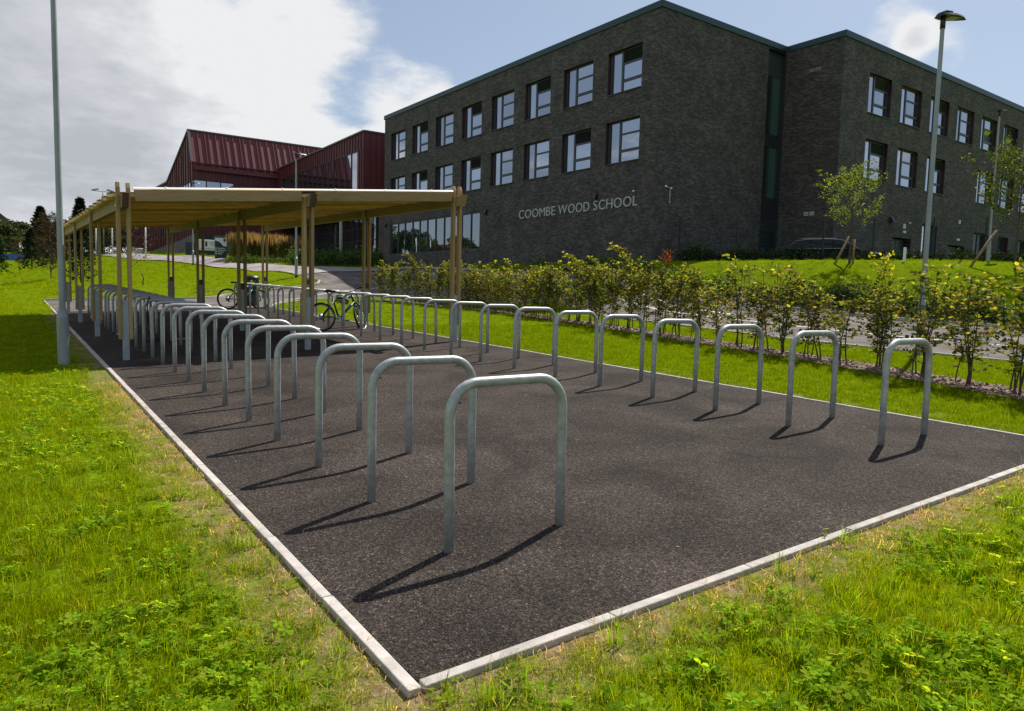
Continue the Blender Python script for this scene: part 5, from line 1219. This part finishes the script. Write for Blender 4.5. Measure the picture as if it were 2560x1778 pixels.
# ---- trees
def tree_meshes(seed, h, crown_w, z0, nl, lsize, cols, wts, m, trunk_r=.06, limbs=16, droop=0, tw=5, cone=False, spread=.16, fill=0):
    r = random.Random(seed); mb = MB(); P = []
    tp = [(0, 0, -.1)]; n = 10
    for k in range(1, n+1): t = k/n; tp.append((r.uniform(-.02, .02)*h*.15, r.uniform(-.02, .02)*h*.15, h*.93*t))
    mb.tube(tp, [trunk_r*(1-.85*k/n) for k in range(n+1)], 8, caps=False)
    for b in range(limbs):
        t = (b+r.random()*.8)/limbs; z = z0+(h*.93-z0)*t; az = b*2.4+r.uniform(-.5, .5)
        prof = (1-t)**.8 if cone else math.sin(math.pi*(.18+.74*t))**.8
        ln = crown_w/2*prof*r.uniform(.7, 1.12); up = (.75-.2*t if not cone else .1)-droop
        q = []
        for k in range(5): s = k/4; q.append(Vector((math.cos(az+.2*s)*ln*s, math.sin(az+.2*s)*ln*s, z+up*ln*s+.25*ln*s*s)))
        mb.tube(q, [trunk_r*.38*(1-t*.6)*(1-.8*k/4) for k in range(5)], 5, caps=False)
        for k in range(tw):
            s = .25+.75*(k+r.random())/tw; j = min(3, int(s*4)); p0 = q[j].lerp(q[j+1], s*4-j); a2 = az+r.uniform(-1.4, 1.4); l2 = ln*r.uniform(.2, .45)
            p1 = p0+Vector((math.cos(a2)*l2, math.sin(a2)*l2, l2*r.uniform(-.1, .8))); mb.tube([p0, p0.lerp(p1, .5)+Vector((0, 0, .03)), p1], [trunk_r*.12, trunk_r*.09, trunk_r*.04], 4, caps=False)
            c = max(3, int(nl/(limbs*tw)))
            for i in range(c): u = r.random()**.6; pp = p0.lerp(p1, u); P.append((pp.x+r.gauss(0, spread), pp.y+r.gauss(0, spread), pp.z+r.gauss(0, spread)))
    P = np.array(P); n = len(P)
    return mb.mesh('trunk', bark), leaf_mesh('crown', P, rng.uniform(lsize*.7, lsize*1.3, n), tints(n, cols, wts, .22), m, .1, .34)
def tree(name, x, y, ms, label, cat='tree', group=None, sc=1, rz=None, stake_=None, z=None):
    root = empty(name, (x, y, T(x, y) if z is None else z), random.uniform(0, 6.28) if rz is None else rz, label, cat, group); root.scale = (sc,)*3
    mesh_obj('trunk', ms[0], root); mesh_obj('crown', ms[1], root); return root
G1 = [(.07, .115, .015), (.12, .17, .02), (.2, .22, .025)]
t1 = tree_meshes(3, 4.5, 3.3, 1.55, 3000, .09, G1, [.3, .45, .25], leaf_tree, .07, 20, tw=6, spread=.075)
tree('young_tree', 26.95, 13.97, t1, 'young tree with sparse light green crown on the upper lawn near the parked car', sc=.81, rz=2.0)
t2 = tree_meshes(8, 5.3, 4.0, 1.6, 4200, .11, [(.035, .06, .012), (.07, .11, .015), (.15, .17, .02)], [.4, .4, .2], leaf_tree, .06, 26, tw=7, spread=.11)
tree('young_tree', 29.0, 8.8, t2, 'staked young tree with denser crown at the right edge of the upper lawn', rz=.4, sc=.80)
for (x, y, dx, dy, h) in ((26.55, 14.42, .33, -.42, 1.1), (28.05, 9.95, .6, -.6, 1.35)):
    mb = MB(); g = T(x, y); mb.tube([(x, y, g-.1), (x+dx, y+dy, g+h)], .045, 10); o = mb.build('tree_stake', stake); tag(o, 'round timber stake leaning against the young tree %s' % ('near the parked car' if y > 12 else 'at the right edge'), 'tree stake')
mb = MB(); x, y = 27.0, 13.85; g = T(x, y); mb.tube([(x, y, g-.1), (x, y, g+.95)], .04, 10); o = mb.build('tree_stake', stake); tag(o, 'short upright timber stake beside the light crowned young tree', 'tree stake')
# marker stub on the lawn
mb = MB(); x, y = 28.2, 12.4; mb.box((x, y, T(x, y)+.25), (.14, .05, .6)); o = mb.build('marker_post', whitem); tag(o, 'small white marker post on the lawn in front of the laurel row', 'marker post')

copper = [(.07, .028, .014), (.10, .05, .02), (.05, .05, .015)]
t3 = tree_meshes(21, 5.7, 2.9, .5, 3600, .11, copper, [.45, .25, .3], leaf_dark, .05, 40, tw=6, spread=.13)
tree('copper_beech', 1.82, 72.6, t3, 'young copper beech with reddish crown just left of the near lamp post')
t4 = tree_meshes(22, 3.6, 1.5, .5, 520, .10, [(.14, .06, .03), (.10, .06, .03)], [.6, .4], leaf_dark, .035, 18, tw=4, spread=.07)
tree('copper_beech', -.2, 97.7, t4, 'spindly copper sapling in front of the blue board on the meadow', sc=1.15)
t5 = tree_meshes(23, 3.9, 2.6, .9, 1100, .075, [(.10, .035, .03), (.07, .03, .02), (.13, .08, .04)], [.45, .35, .2], leaf_dark, .035, 18, tw=5, spread=.08)
tree('copper_beech', 3.93, 39.4, t5, 'slender purple leaved sapling behind the front left shelter post')
mb = MB(); x, y = 4.6, 40.3; mb.tube([(x, y, T(x, y)), (x+.04, y, T(x, y)+.35), (x-.03, y, T(x, y)+.6)], .03, 6); o = mb.build('tree_stump', bark); tag(o, 'short dark stub beside the purple sapling on the bank', 'stub')
dk = [(.010, .022, .008), (.018, .034, .010), (.035, .055, .014)]
def conifer_mesh(seed, h, w, n, ls, cols=dk, wts=(.5, .35, .15)):
    t = rng.random(n)**.75; ang = rng.uniform(0, 6.283, n); lay = .72+.28*np.sin(t*h*7+ang*2)
    rad = w/2*(1-t)**.75*lay*rng.uniform(.55, 1.1, n)+.05
    P = np.column_stack([rad*np.cos(ang), rad*np.sin(ang), .15+t*h]); d = np.column_stack([np.cos(ang), np.sin(ang), np.full(n, .1)])
    mb = MB(); mb.tube([(0, 0, -.2), (0, 0, h*.9)], [.02*h, .004*h], 7)
    return mb.mesh('trunk', bark), leaf_mesh('crown', P, rng.uniform(ls*.6, ls*1.4, n), tints(n, cols, wts, .25), leaf_dark, 0, .22, dirs=d)
c1 = conifer_mesh(1, 5.8, 2.2, 4200, .20)
tree('conifer', 3.05, 57.5, c1, 'dense dark conifer seen between the left shelter posts')
c2 = conifer_mesh(2, 4.3, 2.8, 3000, .22)
tree('conifer', .9, 92.6, c2, 'dark bushy conifer just left of the copper beech', sc=1.05); tree('conifer', -2.3, 97.7, c2, 'dark conifer cut by the left edge of view', sc=1.0); tree('conifer', 2.6, 88, c2, 'small dark conifer touching the copper beech', sc=.9)
# blue board on the far meadow
mb = MB(); x, y = -.9, 119.6; z = T(x, y); mb.box((x, y, z+.45), (3.6, .12, .9)); o = mb.build('blue_board', bluem); tag(o, 'low bright blue board at the far end of the meadow', 'board')

# ---- background trees
def big_tree(seed, h, w, n, ls, cols, wts, z0=.18):
    r = np.random.default_rng(seed); nb = 26
    c = r.normal(size=(nb, 3)); c = unit(c)*r.uniform(.35, .85, (nb, 1)); c[:, 2] = c[:, 2]*.9
    rad = r.uniform(.22, .42, nb); i = r.integers(0, nb, n); u = unit(r.normal(size=(n, 3))); u[:, 2] = np.where(u[:, 2] < -.35, -u[:, 2], u[:, 2])
    P = c[i]+u*rad[i][:, None]*r.uniform(.75, 1.08, (n, 1)); P = P*np.array([w/2, w/2, h*(1-z0)/2])+np.array([0, 0, h*z0+h*(1-z0)/2])
    mb = MB(); mb.tube([(0, 0, -.5), (.1, 0, h*.35), (0, .1, h*.75)], [.028*h, .02*h, .006*h], 8)
    for k in range(7):
        j = k*3; e_ = c[j]*np.array([w/2, w/2, h*(1-z0)/2])+np.array([0, 0, h*z0+h*(1-z0)/2]); mb.tube([(0, 0, h*(.25+.05*k)), tuple((e_+np.array([0, 0, h*.3]))/2), tuple(e_)], [.011*h, .008*h, .003*h], 5)
    return mb.mesh('trunk', bark), leaf_mesh('crown', P, r.uniform(ls*.6, ls*1.4, n), tints(n, cols, wts, .25), leaf_dark, .2, .38)
gA = [(.022, .040, .010), (.040, .065, .014), (.065, .095, .02)]; gB = [(.035, .055, .016), (.06, .085, .022), (.09, .12, .03)]
bt = [big_tree(1, 11, 11, 5200, .45, gA, [.4, .4, .2]), big_tree(2, 10, 10, 5200, .42, gB, [.4, .4, .2]), big_tree(3, 12, 9, 5200, .42, gA, [.5, .35, .15]), big_tree(4, 9, 12, 5200, .45, gB, [.45, .35, .2])]
cf = conifer_mesh(5, 14, 9.5, 5200, .7)
FG = 'woodland trees beyond the meadow'
spots = [(-12, 158, 0, 1.0), (-7, 166, 2, .95), (-2, 160, 1, .95), (1.5, 172, 3, 1.0), (5.5, 164, 0, .95), (9.5, 150, 2, 1.0), (13, 158, 1, 1.0), (16, 149, 3, 1.0), (19.5, 160, 0, 1.05), (-17, 170, 1, 1.0), (8.2, 172, 3, 1.0), (-4, 150, 3, .75), (12.3, 142, 0, .85), (22, 150, 1, .9), (26, 165, 2, 1.0), (6.8, 140, 1, .68), (10, 136, 3, .6), (-24, 160, 0, 1.0), (-31, 166, 2, 1.0), (2.5, 146, 3, .62)]
lbl = ['rounded mid green tree in the woodland belt beyond the meadow', 'pale olive tree in the woodland belt beyond the meadow', 'tall dark tree in the woodland belt beyond the meadow', 'broad spreading tree in the woodland belt beyond the meadow']
for x, y, v, s_ in spots: tree('broadleaf_tree', x, y, bt[v], lbl[v], 'tree', FG+', '+('rounded', 'pale', 'tall', 'broad')[v], s_*.70)
tree('cedar_tree', 3.9, 158, cf, 'large near black conifer rising highest in the far tree belt', sc=.63)
# clipped far hedge
def hedge_block(n, L, h, d):
    P = np.column_stack([rng.uniform(-L/2, L/2, n), rng.uniform(-d/2, d/2, n), rng.uniform(0, h, n)]); f = rng.integers(0, 3, n)
    P[f == 0, 1] = -d/2+rng.normal(0, .1, (f == 0).sum()); P[f == 1, 2] = h+rng.normal(0, .15, (f == 1).sum()); return P
for k, x in enumerate((-2,)):
    n = 11000; P = hedge_block(n, 34, 3.0, 1.6); y = 126+.25*x
    o = mesh_obj('tall_hedge', leaf_mesh('tall_hedge', P, rng.uniform(.2, .42, n), tints(n, gA+[(.11, .14, .04)], [.35, .35, .15, .15], .25), leaf_dark, .3, .35), None, (x, y, T(x, y))); tag(o, 'long tall dark hedge closing the far end of the meadow', 'hedge')
# cottage at the left edge
ct = empty('house', (-3.5, 176, T(-3.5, 176)), R(15), 'pale house with brown roof half hidden in trees at the left edge', 'house')
mb = MB(); mb.box((0, 0, 2.0), (7, 6, 4.6)); mb.build('wall', cream, ct)
mb = MB(); mb.prism([(-4, 4.2), (4, 4.2), (0, 7.6)], -3.3, 3.3); mb.build('roof', tile, ct)
mb = MB(); mb.box((1.0, -3.03, 2.6), (1.2, .08, 1.2)); mb.build('window', framem, ct)
# trees behind the camera side, west of the meadow: they show in the long window
wlab = ['rounded mid green tree of the north western field edge', 'pale olive tree of the north western field edge', 'tall dark tree of the north western field edge', 'broad spreading tree of the north western field edge']
for k in range(16):
    x = -30-k*5.0; y = 158+random.uniform(-8, 8)+k*1.2; v = k % 4
    tree('broadleaf_tree', x, y, bt[v], wlab[v], 'tree', 'field edge trees to the north west, '+('rounded', 'pale', 'tall', 'broad')[v], random.uniform(.85, 1.2))

# ------------------------------------------------------------------ grass, clover, straw, chips by instancing
protos = bpy.data.collections.new('scatter_prototypes')
def scatter_obj(name, pts, rot, scl, idx, plist, label, cat):
    me = bpy.data.meshes.new(name); me.from_pydata(pts.tolist(), [], [])
    a = me.attributes.new('rot', 'FLOAT_VECTOR', 'POINT'); a.data.foreach_set('vector', rot.astype('f').ravel())
    a = me.attributes.new('scl', 'FLOAT', 'POINT'); a.data.foreach_set('value', scl.astype('f'))
    a = me.attributes.new('idx', 'INT', 'POINT'); a.data.foreach_set('value', idx.astype('i'))
    col = bpy.data.collections.new(name+'_set')
    for i, (pm) in enumerate(plist):
        o = bpy.data.objects.new('%s_tuft_%02d' % (name, i), pm); col.objects.link(o)
    ob = bpy.data.objects.new(name, me); COL.objects.link(ob); tag(ob, label, cat, kind='stuff')
    ng = bpy.data.node_groups.new(name+'_nodes', 'GeometryNodeTree')
    ng.interface.new_socket('Geometry', in_out='INPUT', socket_type='NodeSocketGeometry'); ng.interface.new_socket('Geometry', in_out='OUTPUT', socket_type='NodeSocketGeometry')
    N, L = ng.nodes, ng.links; gi = N.new('NodeGroupInput'); go_ = N.new('NodeGroupOutput'); ins = N.new('GeometryNodeInstanceOnPoints'); ci = N.new('GeometryNodeCollectionInfo')
    ci.inputs['Collection'].default_value = col; ci.inputs['Separate Children'].default_value = True; ci.inputs['Reset Children'].default_value = True
    def attr(nm, t): n = N.new('GeometryNodeInputNamedAttribute'); n.data_type = t; n.inputs['Name'].default_value = nm; return n.outputs['Attribute']
    L.new(gi.outputs[0], ins.inputs['Points']); L.new(ci.outputs[0], ins.inputs['Instance']); ins.inputs['Pick Instance'].default_value = True
    L.new(attr('idx', 'INT'), ins.inputs['Instance Index']); L.new(attr('scl', 'FLOAT'), ins.inputs['Scale'])
    er = N.new('FunctionNodeEulerToRotation'); L.new(attr('rot', 'FLOAT_VECTOR'), er.inputs[0]); L.new(er.outputs[0], ins.inputs['Rotation'])
    L.new(ins.outputs[0], go_.inputs[0]); md = ob.modifiers.new('scatter', 'NODES'); md.node_group = ng; return ob
def tuft(n, rad, h, w, cols, wts, lean=.45, m=None, curl=.5):
    P, F, C = [], [], []
    cc = tints(n, cols, wts, .2)
    for i in range(n):
        a, q = rng.uniform(0, 6.283), rad*math.sqrt(rng.random()); x, y = q*math.cos(a), q*math.sin(a); hh = h*rng.uniform(.45, 1.1); az = rng.uniform(0, 6.283); ln = abs(rng.normal(0, lean))*hh
        dx, dy = math.cos(az)*ln, math.sin(az)*ln; b = rng.uniform(0, 3.14); cx, cy = math.cos(b)*w/2, math.sin(b)*w/2; k = len(P); z2 = hh*(1-curl*min(1, ln/hh)*.5)
        P += [(x-cx, y-cy, -.01), (x+cx, y+cy, -.01), (x+dx*.35+cx*.8, y+dy*.35+cy*.8, hh*.55), (x+dx*.35-cx*.8, y+dy*.35-cy*.8, hh*.55), (x+dx, y+dy, z2)]
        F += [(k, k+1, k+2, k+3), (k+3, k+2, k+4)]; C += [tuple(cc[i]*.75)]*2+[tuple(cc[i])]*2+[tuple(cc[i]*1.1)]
    me = bpy.data.meshes.new('tuft'); me.from_pydata(P, [], F); ca = me.color_attributes.new('tint', 'FLOAT_COLOR', 'POINT'); ca.data.foreach_set('color', np.concatenate([np.array(C), np.ones((len(C), 1))], 1).astype('f').ravel()); me.materials.append(m or blade); return me
LM = [(.108, .175, .001), (.152, .212, .001), (.192, .23, .002), (.28, .24, .04)]     # meadow grass
LV = [(.078, .130, .003), (.105, .158, .004), (.14, .185, .006)]                     # verge grass
def clover(n, rad, h, s):
    P, F, C = [], [], []
    for i in range(n):
        a, q = rng.uniform(0, 6.283), rad*math.sqrt(rng.random()); x, y = q*math.cos(a), q*math.sin(a); hh = h*rng.uniform(.35, 1); lx, ly = rng.normal(0, .25, 2)*hh; c = tints(1, [(.12, .22, .012), (.17, .29, .015), (.24, .34, .02), (.28, .32, .03)], [.3, .35, .25, .1], .15)[0]
        top = np.array([x+lx, y+ly, hh]); k = len(P); P += [(x-.001, y, 0), (x+.001, y, 0), (top[0]+.001, top[1], top[2]), (top[0]-.001, top[1], top[2])]; F.append((k, k+1, k+2, k+3)); C += [c]*4
        tilt = rng.normal(0, .35, 2); a0 = rng.uniform(0, 6.283); sz = s*rng.uniform(.7, 1.25)
        for l in range(3):
            b = a0+l*2.094; k = len(P)
            for (u, v) in ((0, 0), (.45, .42), (.9, .40), (1.08, .0), (.9, -.40), (.45, -.42)):
                dx = (math.cos(b)*u-math.sin(b)*v)*sz; dy = (math.sin(b)*u+math.cos(b)*v)*sz
                P.append((top[0]+dx, top[1]+dy, top[2]+tilt[0]*dx+tilt[1]*dy+.25*abs(v)*sz+.1*u*sz)); C.append(c*(1.15 if u > .5 else .9))
            F.append(tuple(range(k, k+6)))
    me = bpy.data.meshes.new('clover'); me.from_pydata(P, [], F); ca = me.color_attributes.new('tint', 'FLOAT_COLOR', 'POINT'); ca.data.foreach_set('color', np.concatenate([np.array(C), np.ones((len(C), 1))], 1).astype('f').ravel()); me.materials.append(blade); return me
def weed(n, s):
    P = np.zeros((n, 3)); P[:, :2] = rng.normal(0, .02, (n, 2)); P[:, 2] = .01; a = rng.uniform(0, 6.283, n); d = np.column_stack([np.cos(a), np.sin(a), rng.uniform(.15, .9, n)])*2.5
    return leaf_mesh('weed', P, rng.uniform(s*.6, s*1.2, n), tints(n, [(.11, .21, .012), (.17, .27, .02)], [.6, .4]), blade, 0, .12, dirs=d, six=True)

az0 = math.degrees(YAW)
def sample(dmin, dmax, dens, half=44):
    A = math.radians(2*half)/2*(dmax**2-dmin**2); n = int(A*dens)
    d = np.sqrt(rng.uniform(dmin**2, dmax**2, n)); a = R(az0)+np.radians(rng.uniform(-half, half, n)); return CAM[0]+d*np.sin(a), CAM[1]+d*np.cos(a), d
def nz2(x, y, s, o=0): return np.array([noise.noise(Vector((a*s+o, b*s-o, o))) for a, b in zip(x, y)])
PADX = [(-.075, -.075), (PW+.07, -.075), (PW+.07, 24.4), (PW, 25.1), (-.075, 25.1)]
def blocked(x, y):
    b = inpoly(x, y, PADX) | inpoly(x, y, ROAD) | inpoly(x, y, PATH) | inpoly(x, y, MULCH) | inpoly(x, y, SHRUBBED)
    # inside buildings
    b |= (x > 25.8) & (y > 24.2) & (x < 44) & (y < 56); b |= (x > 36.4) & (y > 20.3) & (x < 80); b |= (x > 23.6) & (y > 55.6) & (y < 90); b |= (x > 14.9) & (y > 79.9); return b
def kerbdist(x, y):
    d = np.full(len(x), 9.0)
    d = np.where((x < 0) & (y > -.3) & (y < 25), np.minimum(d, -x), d); d = np.where((y < 0) & (x > -.3) & (x < 10), np.minimum(d, -y), d); d = np.where((x < 0) & (y < 0), np.minimum(d, np.hypot(x, y)), d); return d
def emit(name, x, y, sc, nproto, plist, label, cat, tilt=.12, base=0, zoff=-.04):
    z = Tn(x, y)+zoff; n = len(x); rot = np.column_stack([rng.normal(0, tilt, n), rng.normal(0, tilt, n), rng.uniform(0, 6.283, n)])
    return scatter_obj(name, np.column_stack([x, y, z]), rot, sc, rng.integers(0, len(plist), n), plist, label, cat)
# region masks
def is_verge(x, y): return (x > PW) & (x < 19.5) & (y > -1) & (y < 33) | (x > 21.5)
X, Y, Dd, S = [], [], [], []
for d0, d1, dens, sc in ((1.2, 5, 560, 1.0), (5, 9, 300, 1.0), (9, 16, 125, 1.15), (16, 30, 34, 1.5), (30, 60, 7, 2.3), (60, 120, 1.6, 4.0)):
    x, y, d = sample(d0, d1, dens); X.append(x); Y.append(y); Dd.append(d); S.append(np.full(len(x), sc))
X, Y, Dd, S = map(np.concatenate, (X, Y, Dd, S)); ok = ~blocked(X, Y); X, Y, Dd, S = X[ok], Y[ok], Dd[ok], S[ok]
ver = is_verge(X, Y); kd = kerbdist(X, Y)
cl = nz2(X, Y, .8, 3.3)+.5*nz2(X, Y, 2.7, 8.1)
# meadow
m = ~ver; keep = rng.random(len(X)) < np.clip(.08+(kd-.12)/.5, .08, 1)
bald = nz2(X, Y, 1.9, 21.0); keep &= ~((bald > .30) & (rng.random(len(X)) < .75) & (Dd < 14))
edge_zone = np.clip(1.4-kd, 0, 1)*(Y > -.5)+(Y < .2)*(X > -.4)
mg = m & keep; 
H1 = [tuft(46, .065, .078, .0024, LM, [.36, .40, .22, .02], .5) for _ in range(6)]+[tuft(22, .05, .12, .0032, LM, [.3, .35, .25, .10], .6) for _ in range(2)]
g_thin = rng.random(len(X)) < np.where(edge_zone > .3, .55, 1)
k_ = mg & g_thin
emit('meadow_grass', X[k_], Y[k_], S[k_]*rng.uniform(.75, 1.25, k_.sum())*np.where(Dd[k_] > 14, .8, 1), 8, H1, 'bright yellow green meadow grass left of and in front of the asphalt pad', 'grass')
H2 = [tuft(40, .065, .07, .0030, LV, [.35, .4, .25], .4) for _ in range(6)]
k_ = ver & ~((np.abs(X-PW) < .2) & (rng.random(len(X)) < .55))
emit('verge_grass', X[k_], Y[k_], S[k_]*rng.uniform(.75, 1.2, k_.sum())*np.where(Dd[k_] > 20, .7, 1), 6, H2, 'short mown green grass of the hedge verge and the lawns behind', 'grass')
# extra dense verge strip close to the pad
x, y, d = sample(5, 20, 90); ok = (~blocked(x, y)) & (x > PW+.12) & (x < 14.2) & (y > -2) & (y < 30); x, y = x[ok], y[ok]
emit('verge_grass', x, y, rng.uniform(.8, 1.2, len(x)), 6, H2, 'dense short grass between the pad kerb and the beech hedge', 'grass')
# clover and broad leaved weeds along the kerbs
x, y, d = sample(1.2, 13, 300); kd = kerbdist(x, y); ok = (~blocked(x, y)) & ~is_verge(x, y)
cz = nz2(x, y, .9, 5.5)+.6*nz2(x, y, 3.1, 1.5); front = (y < 0) & (x > -.2)
pr = np.where(front, np.clip(.75+cz*1.3, 0, 1)*np.clip((kd-.18)/.35, .06, 1), np.where(x < 0, np.clip(.52+cz*1.5-np.abs(kd-.75)*.62, 0, 1)*np.clip((kd-.2)/.3, .08, 1), np.clip(cz, 0, .5)))
pr *= np.where(d > 8, .4, np.where(d > 5, .7, 1)); ok &= rng.random(len(x)) < pr; x, y = x[ok], y[ok]; kd = kd[ok]
CL = [clover(11, .055, .06, .0125) for _ in range(5)]+[clover(8, .05, .085, .0175) for _ in range(3)]+[weed(9, .05)]
emit('clover', x, y, rng.uniform(.75, 1.3, len(x))*np.where(y < 0, 1.15, .95), 7, CL, 'clover and broad leaved weeds growing thick along the kerbs', 'clover')
# straw and dry litter on the bare strip
x, y, d = sample(1.2, 11, 800); kd = kerbdist(x, y); ok = (~blocked(x, y)) & (kd < .65) & (rng.random(len(x)) < np.clip(1.1-kd/.5, 0, 1)*.7)
DR = [tuft(9, .05, .05, .0028, [(.50, .38, .22), (.38, .28, .16), (.26, .18, .10)], [.4, .4, .2], 1.6, curl=1.6) for _ in range(5)]
emit('dry_straw', x[ok], y[ok], rng.uniform(.7, 1.5, ok.sum()), 5, DR, 'dry straw and dead grass on the bare soil beside the kerbs', 'straw', tilt=.3, zoff=-.035)
# taller seedy clumps
x, y, d = sample(1.4, 9, 9); kd = kerbdist(x, y); ok = (~blocked(x, y)) & ~is_verge(x, y) & (kd > .12)
TC = [tuft(34, .05, .17, .0042, [(.11, .20, .006), (.15, .24, .01), (.2, .24, .03)], [.4, .4, .2], .55) for _ in range(4)]
emit('coarse_grass', x[ok], y[ok], rng.uniform(.6, 1.15, ok.sum()), 4, TC, 'taller coarse grass clumps standing out of the meadow', 'grass')
# loose clods on the strip and small stones
def rock(s):
    bm = bmesh.new(); bmesh.ops.create_icosphere(bm, subdivisions=1, radius=s)
    for v in bm.verts: v.co *= random.uniform(.65, 1.25); v.co.z *= .6
    me = bpy.data.meshes.new('clod'); bm.to_mesh(me); bm.free(); me.materials.append(mat('clod_%d' % int(s*1e4), (.38, .29, .19), .95, noise_amt=.25, noise_scale=40)); return me
RK = [rock(.012), rock(.019), rock(.008)]
x, y, d = sample(1.4, 12, 230); kd = kerbdist(x, y); ok = (~blocked(x, y)) & (kd < .5) & (rng.random(len(x)) < .6)
emit('soil_clods', x[ok], y[ok], rng.uniform(.5, 1.5, ok.sum()), 3, RK, 'small clods and stones in the dry soil beside the kerbs', 'soil', zoff=-.038)
# bits of straw and grit on the asphalt, mostly near its edges
x, y, d = sample(1.5, 14, 26); ok = (x > .03) & (x < PW) & (y > .03) & (y < 24) & (rng.random(len(x)) < .10+.8*np.exp(-np.minimum(np.minimum(x, y), PW-x)/.18))
GB = [tuft(1, .004, .035, .002, [(.5, .4, .25)], [1], 3.0, curl=1.8) for _ in range(3)]+[RK[2]]
emit('dry_litter', x[ok], y[ok], rng.uniform(.5, 1.3, ok.sum())*.8, 4, GB, 'scraps of straw and grit scattered on the dark asphalt', 'litter', tilt=.2, zoff=.004)
# bark chips in the mulch beds
def chip():
    mb = MB(); mb.box((0, 0, 0), (.05, .02, .007)); me = mb.mesh('chip', bpy.data.materials['bark_chip'] if 'bark_chip' in bpy.data.materials else mat('bark_chip', (.34, .24, .18), .9, color2=(.14, .09, .065), noise_scale=9, rand=.45)); return me
CH = [chip() for _ in range(2)]
x, y, d = sample(5, 34, 190, 42); ok = (inpoly(x, y, MULCH) & (rng.random(len(x)) < np.where(d > 18, .35, 1))) | (inpoly(x, y, SHRUBBED) & (rng.random(len(x)) < .18))
z = Tn(x[ok], y[ok])+.006; n = ok.sum(); rot = np.column_stack([rng.normal(0, .35, n), rng.normal(0, .35, n), rng.uniform(0, 6.283, n)])
scatter_obj('bark_chips', np.column_stack([x[ok], y[ok], z]), rot, rng.uniform(.6, 1.6, n)*np.where(d[ok] > 18, 1.6, 1.1), rng.integers(0, 2, n), CH, 'pale brown bark chips spread under the hedge and shrubs', 'bark chips')
